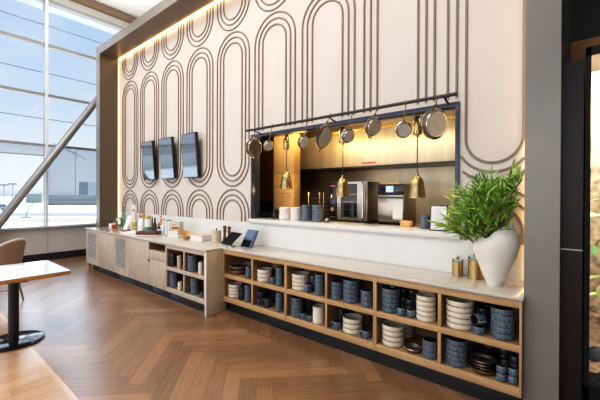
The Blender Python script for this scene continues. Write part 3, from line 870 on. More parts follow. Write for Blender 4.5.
# kitchen shell
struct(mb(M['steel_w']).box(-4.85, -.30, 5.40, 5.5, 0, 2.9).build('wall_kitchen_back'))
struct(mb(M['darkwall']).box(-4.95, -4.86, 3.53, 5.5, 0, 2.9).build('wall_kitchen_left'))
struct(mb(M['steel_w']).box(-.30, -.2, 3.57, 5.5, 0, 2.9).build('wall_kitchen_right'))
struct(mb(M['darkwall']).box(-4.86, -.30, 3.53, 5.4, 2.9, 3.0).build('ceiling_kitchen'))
kc = mb(M['steel']).box(-4.08, -.75, 3.9, 4.85, 1.165, 1.20, .003).mat(M['steel_w']).box(-4.08, -.75, 3.95, 4.8, 0, 1.164).build('kitchen_counter')
tag(kc, 'brushed steel kitchen counter behind the hatch carrying the ovens', 'counter')
# hood
hd = empty('extractor_hood', (-2.0, 4.7, 2.07)); tag(hd, 'long brushed steel extractor hood glowing gold above the ovens', 'hood')
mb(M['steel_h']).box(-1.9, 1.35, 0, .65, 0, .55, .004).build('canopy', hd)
mb(M['brass']).box(-1.9, 1.35, -.012, .02, .5505, .595).build('top_trim', hd)
mb(M['blacksteel']).box(-1.88, 1.33, .02, .62, -.02, -.001).build('filter', hd)
mb(M['red']).box(-.62, -.38, -.004, -.001, .03, .055).build('warning_strip', hd)
# dark tall fridge at left
fr = empty('tall_fridge', (-4.42, 4.3, 0)); tag(fr, 'dark tall cabinet standing at the left end of the kitchen', 'fridge')
mb(M['darkbrown']).box(-.38, .30, 0, .7, .0, 2.6, .004).build('body', fr)
mb(M['blackgl']).box(-.37, .29, -.02, -.001, .1, 1.50).build('door', fr)
# cartons
def carton(loc, w_, d_, h_, label, mark):
    e = empty('cardboard_carton', loc); tag(e, label, 'carton', 'cartons in the kitchen')
    mb(M['card']).box(-w_ / 2, w_ / 2, 0, d_, 0, h_, .004).build('box', e)
    for (a, b, c, f) in mark: mb(M['tape']).box(-w_ / 2 + a * w_, -w_ / 2 + b * w_, -.002, -.0005, c * h_, f * h_).build('tape', e)
    return e
c1 = carton((-3.655, 4.0, 1.2008), .44, .16, .74, 'lower cardboard carton with a drawn mark behind the white bowls', [(0, .40, .71, .75), (.52, .78, .66, .74), (.5, .78, .20, .28)])
s_ = .012
g = mb(M['ink'])
def gl(pts):
    g.tube([(p[0], -.001, p[1]) for p in pts], .0045, 5)
gl([(-.02, .43), (-.02, .30)]); gl([(-.02, .43), (.05, .43)]); gl([(-.02, .365), (.04, .365)]); gl([(-.02, .30), (.05, .30)])
gl([(.075, .43), (.135, .43)]); gl([(.135, .43), (.095, .30)])
g.build('drawn_mark', c1)
c2 = carton((-3.655, 4.0, 1.942), .44, .16, .64, 'upper cardboard carton with olive tape behind the left heat lamp', [(0, .42, .005, .05)])
# sill crockery
def hst(kind, nm, px0, px1, y, n, h, z, where, gname):
    r = rad(px0, px1, y); x = X_at((px0 + px1) / 2, y)
    stack(kind, x, y, z, r, h, n, where, gname=gname)
PROTO['white'] = (lambda: proto_bowl('white_bowl', M['white'], M['white']), 'white bowl', 'bowl')
hst('white', '', 279.5, 290, 3.62, 5, .034, 1.255, 'left white pile on hatch sill', 'white bowls on the hatch sill')
hst('white', '', 290.5, 300.8, 3.62, 5, .035, 1.255, 'right white pile on hatch sill', 'white bowls on the hatch sill')
hst('blue', '', 301.5, 311.3, 3.62, 5, .043, 1.255, 'left blue pile on hatch sill', 'blue bowls on the hatch sill')
hst('blue', '', 311.8, 323, 3.62, 5, .043, 1.255, 'right blue pile on hatch sill', 'blue bowls on the hatch sill')
hst('blue', '', 419.5, 429.5, 3.62, 4, .036, 1.255, 'on hatch sill beside menu', 'blue bowls on the hatch sill')
bl = mb(M['blackgl']).lathe([(0, 0), (.045, 0), (.05, .02), (.05, .12), (.035, .14), (.034, .145), (0, .146)], seg=20).build('black_jar', loc=(X_at(275.5, 3.62), 3.62, 1.2555))
tag(bl, 'short black jar on the hatch sill left of white bowls', 'jar')
bl = empty('black_tray', (X_at(265, 3.64), 3.64, 1.2555)); tag(bl, 'low black tray at the left end of the hatch sill', 'tray')
mb(M['blackgl']).box(-.16, .10, -.09, .09, 0, .012, .003).build('tray_base', bl)
mb(M['blackgl']).box(-.16, .10, -.09, -.08, .012, .09).box(-.16, .10, .08, .09, .012, .09).box(-.16, -.15, -.08, .08, .012, .09).box(.09, .10, -.08, .08, .012, .09).build('tray_rim', bl)
kb = empty('service_bell', (X_at(327, 3.6), 3.6, 1.2555)); tag(kb, 'small dark round bell on the hatch sill before the black oven', 'bell')
mb(M['blackgl']).lathe([(0, 0), (.035, 0), (.035, .012), (0, .012)], seg=18).build('base', kb)
mb(M['steel']).lathe([(.030, .013), (.032, .025), (.022, .045), (.006, .053), (.006, .062), (0, .064)], seg=18).build('dome', kb)
# wire rack
rk = empty('tray_rack', (X_at(316, 4.3), 4.3, 1.2008)); tag(rk, 'dark wire tray rack beside the black oven in the kitchen', 'rack')
for sx_ in (-.15, .15):
    for sy_ in (0, .3):
        mb(M['bronze']).tube([(sx_, sy_, 0), (sx_, sy_, .45)], .012, 8).build('post', rk)
for k in range(6):
    mb(M['blacksteel']).box(-.145, .145, .0, .3, .06 + k * .065, .075 + k * .065).build('tray', rk)
# ovens
o1 = empty('combi_oven', (X_at(346.5, 4.15), 4.15, 1.2008)); tag(o1, 'black glass combi oven with tall control strip, left of two ovens', 'oven', 'kitchen ovens')
mb(M['steel']).box(-.315, .315, .03, .42, .05, .60, .004).build('body', o1)
mb(M['blackgl']).box(-.315, -.165, 0, .03, .05, .60, .003).build('control_panel', o1)
mb(M['red']).box(-.285, -.20, -.002, -.0005, .535, .555).mat(M['copper']).lathe([(0, 0), (.03, 0), (.03, .015), (0, .016)], (-.24, -.001, .20), 16, mtx=Matrix.Rotation(R(90), 4, 'X')).box(-.29, -.19, -.002, -.0005, .075, .09).build('control_marks', o1)
dr = mb(M['steel']).box(-.163, .245, 0, .03, .05, .09).box(-.163, .245, 0, .03, .57, .60).box(-.163, -.10, 0, .03, .09, .57).box(.17, .245, 0, .03, .09, .57).build('door', o1)
mb(M['blackgl']).box(-.10, .17, .008, .02, .09, .57).mat(M['bronze']).box(-.095, .165, .0, .007, .20, .205).box(-.095, .165, .0, .007, .31, .315).box(-.095, .165, .0, .007, .42, .425).build('glass', dr)
mb(M['pan_rim']).tube([(.275, -.03, .09), (.275, -.03, .57)], .016, 10).build('handle', o1)
mb(M['blacksteel']).box(-.30, .30, .02, .40, 0, .049).build('base', o1)
o2 = empty('speed_oven', ((X_at(378, 4.1) + X_at(403, 4.1)) / 2, 4.1, 1.2008)); tag(o2, 'compact steel speed oven with lit display, right of two ovens', 'oven', 'kitchen ovens')
mb(M['steel_w']).box(-.175, .175, .02, .42, .06, .555, .004).build('body', o2)
mb(M['blackgl']).box(-.178, .178, -.01, .019, .415, .555, .004).build('control_panel', o2)
mb(M['display']).box(-.06, .04, -.012, -.0105, .45, .53).build('display', o2)
dr = mb(M['steel']).box(-.175, .175, -.01, .019, .09, .405, .003).build('door', o2)
mb(M['blacksteel']).box(-.17, .17, -.04, -.012, .375, .39).build('handle', dr)
mb(M['paper']).box(.035, .165, -.013, -.011, .10, .365).mat(M['pinkink']).box(.075, .145, -.0138, -.0132, .112, .125).build('notice', dr)
mb(M['blackgl']).box(-.175, .175, -.005, .40, 0, .058).build('base', o2)
tw = mb(M['yellow']).box(-.10, .09, .08, .26, 0, .012, .004).box(-.07, .06, .10, .24, .0125, .022, .003).build('folded_towel', loc=(o2.location.x, 4.1, 1.7568))
tag(tw, 'folded yellow cloth lying on top of the compact steel oven', 'cloth')
bk = empty('wooden_box', (X_at(408, 3.75), 3.72, 1.2555)); tag(bk, 'small square wooden box on the sill below the right heat lamp', 'box')
mb(M['bowlwood']).box(-.07, .05, -.04, .05, 0, .065, .003).build('body', bk)
# menu card
mc = empty('menu_stand', (X_at(438.5, 3.5), 3.475, 1.2558)); mc.rotation_euler = (R(-14), 0, R(10))
tag(mc, 'framed white menu sheet leaning on the hatch sill by the plant', 'menu')
mb(M['blacksteel']).box(-.083, .083, 0, .010, 0, .265, .002).build('frame', mc)
sh = mb(M['paper']).box(-.072, .072, -.002, -.0005, .012, .252).build('sheet', mc)
p_ = mb(M['pinkink'])
random.seed(11)
for k in range(11):
    z = .225 - k * .017; a = -.055 + random.random() * .02; b = a + .04 + random.random() * .05
    p_.box(a, min(b, .06), -.0026, -.0021, z, z + .0045)
p_.build('print', sh)
bt = empty('squeeze_bottle', (X_at(455, 3.62), 3.62, 1.2555)); tag(bt, 'dark blue bottle at the right end of the hatch sill', 'bottle')
mb(M['bluecase']).lathe([(0, 0), (.03, 0), (.032, .02), (.032, .19), (.014, .23), (.014, .25), (0, .25)], seg=18).build('body', bt)
mb(M['red']).lathe([(.034, .03), (.034, .12)], seg=18).build('label_band', bt)

# ---- heat lamps
for i, px in enumerate((286.5, 342.5, 416.5)):
    y = 3.64; e = empty('heat_lamp', (X_at(px, y), y, 2.44)); dz = (.03, -.08, -.085)[i]
    tag(e, ['leftmost brass heat lamp hanging in front of the cardboard cartons', 'middle brass heat lamp hanging before the black oven', 'rightmost brass heat lamp hanging beside the compact oven'][i], 'heat lamp', 'heat lamps over the hatch')
    mb(M['blacksteel']).box(-.02, .02, -.02, .02, .0, .459).build('mount', e)
    mb(M['brass']).lathe([(0, 0), (.045, 0), (.048, -.01), (.048, -.155), (.044, -.165), (.02, -.167), (.02, -.19), (0, -.19)], seg=20).build('canister', e)
    mb(M['blacksteel']).tube([(0, 0, -.18), (0, 0, -.50 + dz)], .006, 8).build('cord', e)
    sh = mb(M['brass']).lathe([(a_ * 1.1, b_ + dz) for a_, b_ in [(0, -.495), (.016, -.495), (.020, -.53), (.046, -.555), (.062, -.60), (.074, -.68), (.081, -.765), (.083, -.77), (.076, -.764), (.068, -.68), (.055, -.61), (.03, -.57), (0, -.565)]], seg=26).build('shade', e)
    mb(M['bulb']).lathe([(0, -.60 + dz), (.025, -.62 + dz), (.035, -.66 + dz), (.03, -.70 + dz), (0, -.715 + dz)], seg=14).build('bulb', e)
    for ch in e.children: ch.location.z = 0

# ---- rail
RYY, RZZ = 3.20, 2.523
xa, xb = X_at(246, RYY), X_at(456.5, RYY)
ra = empty('hanging_rail', (xa, RYY, RZZ)); tag(ra, 'long black pot rail fixed above the kitchen hatch', 'rail')
mb(M['blacksteel']).tube([(0, 0, 0), (xb - xa, 0, 0)], .017, 10).build('bar', ra)
for f_ in (.045, .5, .955):
    X_ = (xb - xa) * f_
    mb(M['blacksteel']).tube([(X_, 0, 0), (X_, .06, -.005), (X_, .10, -.02), (X_, .174, -.03)], .010, 8).build('bracket', ra)
# ---- pans hanging from the rail: (px centre, py centre, width px, height px, yaw, label)
pans = [(254.5, 148.5, 14, 20, -12, 'large dark round pan at the left end of the rail', 'dark'),
        (269, 147, 8.5, 11, -52, 'small steel pan hanging second from the left end', 's'),
        (303.5, 143, 9, 14.5, -50, 'small steel pan between the left and middle heat lamps', 's'),
        (324, 138.5, 8.5, 25, -62, 'long oval steel pan turned edgewise beside the middle heat lamp', 'o'),
        (348, 137, 11, 15.5, -42, 'steel pan hanging just right of the middle heat lamp', 's'),
        (373, 127.5, 12, 20, -45, 'tilted steel pan with a ring handle at the rail centre right', 'o'),
        (403, 130, 17, 17, -18, 'tilted steel pan left of the right heat lamp', 's'),
        (434.5, 124, 21, 31, -12, 'largest steel pan at the right end of the rail', 'b')]
PT = {'dark': 5, 's': 20, 'o': 20, 'b': 9}
for (px, py, wpx, hpx, yaw, lab, kd) in pans:
    yy = RYY
    t = T_at(px, yy); zc = Z_at(px, py, yy); hh = hpx * t / F / 2
    u = (px - 300) / F
    wd = max(wpx * t / F / math.sqrt(1 + u * u) / 2, .02)
    r = hh
    e = empty('hanging_pan', (X_at(px, yy), yy, RZZ + .017))
    tag(e, lab, 'pan', 'pans on the pot rail')
    # local: disc axis along -y, facing the room
    cz = zc - (RZZ + .017)
    body = MB()
    rx = r
    vd = math.degrees(math.atan2(X_at(px, yy), yy))      # bearing of the pan seen from the room
    prof = [(0, .030), (.76 * r, .030), (.765 * r, .033), (.80 * r, .033), (.82 * r, .029), (.92 * r, .005), (.94 * r, .003), (1.0 * r, .0), (1.01 * r, -.002), (.98 * r, -.004), (.90 * r, .0), (.80 * r, .016), (0, .016)]
    mx = Matrix.Rotation(R(90), 4, 'X')
    fn = lambda i: (M['pan_in'] if kd != 'dark' else M['pan_brown']) if i < 1 else (M['pan_rim'] if i < 4 else (M['pan_shade_dark'] if i < 6 else M['pan_rim']))
    body.lathe(prof, (0, -.008, cz), 32, mat_fn=fn, mtx=mx)
    bo = body.build('pan_body', e)
    h = mb(M['bronze'] if kd != 'dark' else M['steel'])
    top = cz + r
    if kd in ('o', 'b'):
        pts = [(.22 * r * math.cos(R(a)), .0, top - .004 + .26 * r * math.sin(R(a))) for a in range(0, 181, 20)]
        h.tube(pts, .006, 6)
        pts = [(.22 * r * math.cos(R(a)), .0, cz - r + .004 - .2 * r * math.sin(R(a))) for a in range(0, 181, 20)]
        if kd == 'o': mb(M['bronze']).tube(pts, .006, 6).build('handle', e)
        hook0 = top + .24 * r
    else:
        hook0 = top + .02
        h.tube([(0, 0.012, top - .01), (0, .004, hook0)], .008, 6)
    h.build('handle', e)
    k = mb(M['bronze'])
    if hook0 < -.02:
        k.tube([(0, 0, hook0 - .01), (0, 0, -.05), (0, -.022, -.03), (0, -.024, -.005), (0, -.014, .010), (0, 0, .013)], .0055, 6)
    else:
        k.tube([(0, 0, hook0 - .01), (0, -.022, -.01), (0, -.014, .006), (0, 0, .009)], .0045, 6)
    k.build('hook', e)
    # turn so that the disc appears at the photo's foreshortening
    rot = math.acos(min(.999, wd / r)) if wd < r else 0
    ta, tz_ = R(PT[kd]), R(-vd) + rot * .8
    e.rotation_euler = (ta, 0, tz_)
    yo = -.02 * math.cos(ta) - cz * math.sin(ta)
    e.location.x = X_at(px, RYY + yo * math.cos(tz_)) + yo * math.sin(tz_)

# ================================================================== THINGS ON THE COUNTERS
ZC = ZT1 + .0006
def at(px, y): return (X_at(px, y), y, ZC)
def thing(name, px, y, label, cat, rz=0, z=ZC, group=None):
    e = empty(name, (X_at(px, y), y, z), rz); tag(e, label, cat, group); return e
# right: vase, plant, brass canisters
vx, vy = -.517, 3.13
def vase():
    b = mb(M['vase']); seg = 40; rings = []
    prof = [(0, .052), (.02, .058), (.08, .085), (.16, .118), (.24, .150), (.31, .168), (.36, .168), (.40, .150), (.45, .115)]
    n = len(prof)
    # outer wall: rim height dips toward the left-front, rises to the right
    def ring(z, r, off, slope):
        out = []
        for k in range(seg):
            a = 2 * math.pi * k / seg
            x = r * math.cos(a) + off; y = r * .88 * math.sin(a)
            out.append((x, y, z + slope * math.cos(a)))
        return out
    R_ = []
    for i, (z, r) in enumerate(prof):
        f = z / .45
        sl = 0.0 if f < .5 else (f - .5) / .5 * 0.060
        R_.append(ring(z, r, .012 * f * (1 if f < .8 else .8), sl))
    # scooped rim
    top = []
    for k in range(seg):
        a = 2 * math.pi * k / seg
        dip = -.035 * math.exp(-((math.cos(a) + .35) / .38) ** 2)
        x, y, z = R_[-1][k]
        top.append((x, y, z + dip + .004))
    R_[-1] = top
    inner = [[(p[0] * .90 + .001, p[1] * .90, p[2] - .002) for p in R_[-1]]]
    for i in range(n - 2, 2, -1):
        inner.append([(p[0] * .93, p[1] * .93, p[2] + .0) for p in R_[i]])
    allr = R_ + inner
    vs = [[b.bm.verts.new(p) for p in rg] for rg in allr]
    fs = [b.bm.faces.new(vs[0][::-1]), b.bm.faces.new(vs[-1])]
    for i in range(len(vs) - 1):
        for k in range(seg):
            k2 = (k + 1) % seg
            fs.append(b.bm.faces.new((vs[i][k], vs[i][k2], vs[i + 1][k2], vs[i + 1][k])))
    b._fin(fs, True)
    b.mat(M['beige']).lathe([(0, 0), (.008, 0), (0, .002)], (.028, -.0755, .035), 10, mtx=Matrix.Rotation(R(72), 4, 'X'))
    return b.build('ceramic_vase', loc=(vx, vy, ZC))
tag(vase(), 'large matte white ceramic vase with slanted scooped rim holding the plant', 'vase')

def leaf(b, p, d, L, wd, droop, tw):
    d = d.normalized(); side = d.cross(Vector((0, 0, 1)))
    if side.length < .1: side = Vector((1, 0, 0))
    side.normalize(); side = (Matrix.Rotation(tw, 3, d) @ side)
    nr = side.cross(d)
    prev = None; fs = []
    N = 5
    prof = [0.15, .8, 1.0, .72, .02]
    for i in range(N):
        f = i / (N - 1)
        c = p + d * (L * f) + Vector((0, 0, -droop * L * f * f))
        ww = wd * prof[i]
        row = [b.bm.verts.new(c - side * ww + nr * ww * .35), b.bm.verts.new(c), b.bm.verts.new(c + side * ww + nr * ww * .35)]
        if prev:
            fs += [b.bm.faces.new((prev[0], prev[1], row[1], row[0])), b.bm.faces.new((prev[1], prev[2], row[2], row[1]))]
        prev = row
    b._fin(fs, True)
pl = empty('leafy_plant', (vx + .02, vy, ZC + .30)); tag(pl, 'bushy green bamboo-like plant spreading out of the white vase', 'plant')
random.seed(21)
st = mb(M['stem']); lf = MB()
base = Vector((0, 0, 0))
for k in range(72):
    tx = random.triangular(-.50, .16, -.12); tz = random.uniform(.24, .60) - max(0, -tx - .15) * .45
    ty = random.uniform(-.26, .13)
    if k < 6: tx = random.uniform(.08, .16); tz = random.uniform(.50, .68); ty = random.uniform(-.2, .05)
    if tx > .02: tz = max(tz, .40)
    tip = Vector((tx, ty, tz))
    sp = Vector((random.uniform(-.05, .05), random.uniform(-.04, .04), -.12 + random.random() * .05))
    mid = sp.lerp(tip, .5) + Vector((0, 0, .10))
    pts = []
    for j in range(9):
        f = j / 8
        pts.append(sp * (1 - f) ** 2 + mid * 2 * f * (1 - f) + tip * f * f)
    st.tube(pts, [.0045 - .0035 * j / 8 for j in range(9)], 5)
    for j in range(4, 9):
        for q in range(5):
            if False: pass
            dd_ = (pts[j] - pts[j - 1]).normalized()
            rd = Vector((random.uniform(-1, 1), random.uniform(-1, 1), random.uniform(-.35, .7)))
            dv = dd_ * .8 + rd * .8
            pp = pts[j] + (pts[j - 1] - pts[j]) * random.random()
            LL = random.uniform(.08, .17)
            end = pp + dv.normalized() * LL
            if end.x > .19 and end.y + vy > 2.93 : dv.x = -abs(dv.x)
            if end.y + vy > 3.36: dv.y = -abs(dv.y)
            lf.mat(M['leaf2'] if random.random() < (.62 if pp.x < -.2 else .30) else M['leaf'])
            leaf(lf, pp, dv, LL, random.uniform(.0055, .0092), random.uniform(.05, .45), random.uniform(-1, 1))
st.build('stems', pl); lf.build('foliage', pl, norm=False)
for ch in pl.children: ch.location = (0, 0, 0)

for i, (px, y, r, h) in enumerate(((457.3, 3.28, .048, .150), (474.6, 3.262, .056, .195))):
    e = thing('brass_canister', px, y, ['smaller brushed brass canister with brass knob left of vase', 'taller brushed brass canister directly beside the white vase'][i], 'canister', group='brass canisters')
    mb(M['brass']).lathe([(0, 0), (r, 0), (r, h * .86), (r * .96, h * .87), (0, h * .87)], seg=28).build('body', e)
    ld = mb(M['clearglass']).lathe([(0, h * .872), (r, h * .872), (r, h), (0, h)], seg=28).build('lid', e)
    mb(M['brass']).lathe([(0, h + .001), (.012, h + .003), (.018, h + .016), (.012, h + .03), (0, h + .034)], seg=16).build('knob', ld)

# left counter, from the window end
e = thing('small_box', 114, 2.95, 'small white and red boxes lying at the far window end', 'box')
mb(M['white']).box(-.09, .02, -.05, .05, 0, .10, .003).build('carton', e); mb(M['red']).box(.02, .05, -.04, .05, 0, .085, .003).build('flap', e)
e = thing('glass_vase', 119, 3.12, 'round clear glass vase beside the far led strip', 'vase')
mb(M['clearglass']).lathe([(0, 0), (.05, .002), (.085, .05), (.095, .11), (.08, .17), (.05, .20), (.05, .22), (.045, .22), (.045, .2), (.074, .168), (.088, .11), (.079, .053), (.045, .01), (0, .008)], seg=26).build('body', e)
e = thing('glass_bottle', 124.5, 3.26, 'tall green glass bottle behind the white card', 'bottle')
mb(M['greenclear']).lathe([(0, 0), (.036, 0), (.04, .02), (.04, .25), (.024, .32), (.018, .36), (.018, .42), (.022, .425), (.022, .45), (0, .45)], seg=20).build('body', e)
e = thing('card_stand', 127, 2.93, 'tilted blank white card on a dark wooden stand', 'sign')
mb(M['walnut']).box(-.10, .08, -.03, .05, 0, .022, .003).build('base', e)
mb(M['paper']).hexa([(-.10, -.02, .022), (.07, -.02, .022), (.07, -.012, .022), (-.10, -.012, .022), (-.06, .07, .30), (.11, .07, .30), (.11, .078, .30), (-.06, .078, .30)]).build('card', e)
e = thing('paper_bag', 135.5, 3.24, 'tall pale pink paper bag with a dark blue mark at the back', 'bag')
mb(M['pink']).hexa([(-.09, -.06, 0), (.08, -.06, 0), (.08, .05, 0), (-.09, .05, 0), (-.085, -.02, .50), (.07, -.02, .50), (.07, .0, .50), (-.085, .0, .50)]).build('body', e)
mb(M['bluecase']).hexa([(-.03, -.0345, .36), (.05, -.0345, .36), (.05, -.033, .36), (-.03, -.033, .36), (-.03, -.0305, .41), (.05, -.0305, .41), (.05, -.029, .41), (-.03, -.029, .41)]).build('printed_mark', e)
e = thing('snack_bag', 134.5, 2.98, 'orange and yellow snack bag standing next to the white card', 'bag')
def pillow(m, w_, d_, h_):
    b = (m if isinstance(m, MB) else mb(m)); n = 9; rows = []
    for i in range(n):
        f = i / (n - 1); bul = math.sin(math.pi * min(1, f * 1.0)) * .9 + .1 if f > .5 else 1 - (.5 - f) * .3
        rows.append([b.bm.verts.new((w_ * (.5 - .02 * math.sin(6 * f)) * math.cos(a) * (1 if abs(math.cos(a)) > .0 else 1), d_ * .5 * bul * math.sin(a), h_ * f)) for a in [2 * math.pi * k / 16 for k in range(16)]])
    fs = [b.bm.faces.new(rows[0][::-1]), b.bm.faces.new(rows[-1])]
    for i in range(n - 1):
        for k in range(16): fs.append(b.bm.faces.new((rows[i][k], rows[i][(k + 1) % 16], rows[i + 1][(k + 1) % 16], rows[i + 1][k])))
    b._fin(fs, True); return b
M['snack'] = plain('snack wrap', (0.62, 0.42, 0.20), 0.45, noise=0.9, nscale=26)
pillow(M['snack'], .15, .09, .25).build('body', e)
mb(M['yellow']).lathe([(0, 0), (.035, 0), (.03, .004), (0, .006)], (0.01, -.044, .15), 14, mtx=Matrix.Rotation(R(90), 4, 'X')).build('label_patch', e)
e = thing('snack_bag', 141.5, 2.98, 'white snack bag standing between orange bag and jar', 'bag')
pillow(M['white'], .15, .09, .265).build('body', e)
e = thing('bread_loaf', 142.5, 3.27, 'brown rounded loaf wrapped in paper behind the white bag', 'loaf')
mb(M['beige']).box(-.07, .12, -.04, .05, 0, .26, .01).build('wrapper', e)
mb(M['bowlwood']).lathe([(0, 0), (.06, .005), (.07, .025), (.05, .06), (0, .07)], (.025, 0, .261), 16).build('crust', e)
e = thing('storage_jar', 149, 3.06, 'white storage jar with round wooden lid and teal label', 'jar')
mb(M['white']).lathe([(0, 0), (.058, 0), (.06, .01), (.06, .24), (.05, .26), (0, .26)], seg=22).build('body', e)
mb(M['bowlwood']).lathe([(0, .261), (.03, .261), (.05, .285), (.05, .31), (.02, .335), (0, .335)], seg=18).build('lid', e)
mb(M['teal']).lathe([(.0612, .04), (.0612, .11)], seg=22).build('label_band', e)
e = thing('serving_paddle', 152.4, 3.17, 'narrow brown wooden paddle standing behind the dark bottle', 'paddle')
mb(M['walnut']).box(-.02, .025, 0, .02, 0, .24, .005).build('blade', e)
mb(M['walnut']).box(-.008, .012, 0.002, .018, .24, .30, .004).build('handle', e)
def bottle(px, y, label, m, capm, r, h, bandm=None):
    e = thing('sauce_bottle', px, y, label, 'bottle', group='bottles on the left counter')
    mb(m).lathe([(0, 0), (r, 0), (r * 1.03, .01), (r, h * .58), (r * .45, h * .74), (r * .42, h * .93), (0, h * .93)], seg=18).build('body', e)
    mb(capm).lathe([(0, h * .931), (r * .5, h * .931), (r * .5, h), (0, h)], seg=16).build('cap', e)
    if bandm: mb(bandm).lathe([(r * 1.05, h * .15), (r * 1.05, h * .45)], seg=18).build('label_band', e)
bottle(155.6, 3.11, 'dark brown glass bottle with black cap', M['darkbrown'], M['blackgl'], .035, .285)
bottle(159.5, 3.10, 'small dark bottle with white label next to brown bottle', M['darkbrown'], M['red'], .028, .20, M['white'])
bottle(161.6, 3.18, 'orange red sauce bottle, tallest of the bottle row', M['orange'], M['red'], .032, .33, M['white'])
bottle(164.2, 3.12, 'white bottle with red cap beside the teal book', M['white'], M['red'], .032, .28)
e = thing('chocolate_tray', 148.5, 2.87, 'long low wooden tray with dark chocolate squares along its front', 'tray', rz=R(33))
mb(M['pink']).box(-.44, .22, -.09, .11, 0, .012, .002).build('tray_base', e)
for k in range(5):
    mb(M['choc']).box(-.17 + k * .075, -.10 + k * .075, -.088, .10, .0125, .075, .006).build('chocolate_bar', e)
mb(M['paper']).box(-.43, -.18, -.085, .10, .0125, .055, .004).build('paper_sheet', e)
e = thing('standing_book', 169.2, 3.13, 'slim teal book standing upright on the counter', 'book', rz=R(36))
mb(M['teal']).box(-.022, .02, -.10, .08, 0, .265, .002).build('cover', e); mb(M['paper']).box(-.016, .014, -.101, -.1, .006, .26).build('pages', e)
e = thing('standing_book', 171.2, 3.15, 'slim white book standing just behind the teal one', 'book', rz=R(36))
mb(M['white']).box(-.018, .018, -.09, .09, 0, .25, .002).build('cover', e)
bks = [('white', .215, .045, 'bottom'), ('orange', .20, .03, 'second'), ('turq', .20, .035, 'third'), ('orange', .215, .012, 'topmost')]
z = ZC
for (mm, wd, th, pos) in bks:
    o = mb(M[mm]).box(-wd / 2, wd / 2, -.08, .08, 0, th, .002).mat(M['paper']).box(-wd / 2 + .004, wd / 2 - .004, -.0812, -.0802, .004, th - .004).build('flat_book', loc=(X_at(176.8, 3.06), 3.06, z)); o.rotation_euler = (0, 0, R(22))
    tag(o, {'bottom': 'white book at the bottom under the beige box', 'second': 'orange book lying just above the bottom white book', 'third': 'turquoise book lying in the middle under the beige box', 'topmost': 'thin orange book directly under the beige box'}[pos], 'book', 'flat books under the beige box')
    z += th + .0006
e = empty('beige_box', (X_at(177.5, 3.07), 3.07, z), R(22)); tag(e, 'beige carton with brown printed band on top of the books', 'box')
mb(M['beige']).box(-.10, .09, -.05, .06, 0, .14, .003).build('body', e)
mb(M['choc']).box(-.06, .075, -.0515, -.0505, .02, .05).mat(M['ink']).box(-.05, .03, -.0515, -.0505, .085, .095).build('printed_band', e)
e = thing('wooden_bowl', 186.5, 3.0, 'conical pale wooden bowl tipped on its side by books', 'bowl')
cb = mb(M['bowlwood']).lathe([(0, 0), (.035, .0), (.05, .02), (.11, .09), (.115, .095), (.105, .095), (.04, .025), (0, .02)], seg=26, mtx=Matrix.Rotation(R(20), 4, 'Y')).build('body', e); cb.location = (0, 0, .013)
for i, (mm, th, dx) in enumerate((('white', .035, 0), ('pink', .028, .01), ('beige', .022, -.006))):
    zz = ZC + [0, .0356, .0642][i]
    o = mb(M[mm]).box(-.14, .14, -.10, .10, 0, th, .002).mat(M['paper']).box(-.136, .136, -.1012, -.1002, .004, th - .004).build('flat_book', loc=(X_at(201.5, 3.1) + dx, 3.1, zz)); o.rotation_euler = (0, 0, R(6))
    tag(o, ['white book at the bottom of the low pile by the canister', 'pale pink book in the middle of the low pile by the canister', 'beige book on top of the low pile by the canister'][i], 'book', 'low pile of books')
e = thing('beige_canister', 217, 3.12, 'cream ribbed canister with dark knob lid', 'canister')
mb(M['beige']).lathe([(0, 0), (.072, 0), (.072, .17), (0, .17)], seg=28).build('body', e)
ld = mb(M['beige']).lathe([(0, .1705), (.074, .1705), (.074, .185), (0, .187)], seg=28).build('lid', e)
mb(M['walnut']).lathe([(0, .188), (.010, .188), (.014, .20), (.010, .215), (0, .217)], seg=14).build('knob', ld)
for i, px in enumerate((225.2, 229.6)):
    e = thing('pepper_mill', px, 3.25 - .03 * i, ['left dark wooden pepper mill behind the tablet', 'right dark wooden pepper mill behind the tablet'][i], 'pepper mill', group='pepper mills')
    mb(M['walnut']).lathe([(0, 0), (.028, 0), (.03, .02), (.022, .07), (.018, .12), (.024, .16), (.028, .18), (.018, .195), (0, .195)], seg=18).build('body', e)
    mb(M['walnut']).lathe([(0, .196), (.02, .197), (.032, .215), (.026, .24), (.008, .25), (0, .252)], seg=18).build('head', e)
# tablet on a stand and blue grey terminal
e = thing('tablet', 232, 3.07, 'black tablet tilted back on a round metal stand', 'tablet', rz=R(-8))
mb(M['pan_rim']).lathe([(0, 0), (.055, 0), (.055, .008), (.012, .012), (.012, .07), (0, .07)], seg=20).build('stand', e)
mb(M['tablet']).hexa([(-.155, -.09, .022), (.125, -.09, .022), (.125, -.086, .030), (-.155, -.086, .030), (-.125, .075, .175), (.155, .075, .175), (.155, .079, .183), (-.125, .079, .183)]).build('slate', e)
e = thing('order_terminal', 247.5, 3.12, 'blue grey order terminal standing at the hatch corner', 'terminal', rz=R(-6))
mb(M['bluecase']).hexa([(-.125, -.03, 0), (.105, -.03, 0), (.105, .02, 0), (-.125, .02, 0), (-.095, .08, .235), (.135, .08, .235), (.135, .105, .235), (-.095, .105, .235)]).build('casing', e)
mb(M['tablet']).hexa([(-.105, -.032, .01), (.085, -.032, .01), (.085, -.03, .01), (-.105, -.03, .01), (-.095, .008, .10), (.095, .008, .10), (.095, .01, .10), (-.095, .01, .10)]).build('tray_slot', e)
mb(M['bluecase']).hexa([(-.085, .012, .115), (.10, .012, .115), (.10, .016, .115), (-.085, .016, .115), (-.075, .066, .222), (.115, .066, .222), (.115, .07, .222), (-.075, .07, .222)]).build('screen', e)

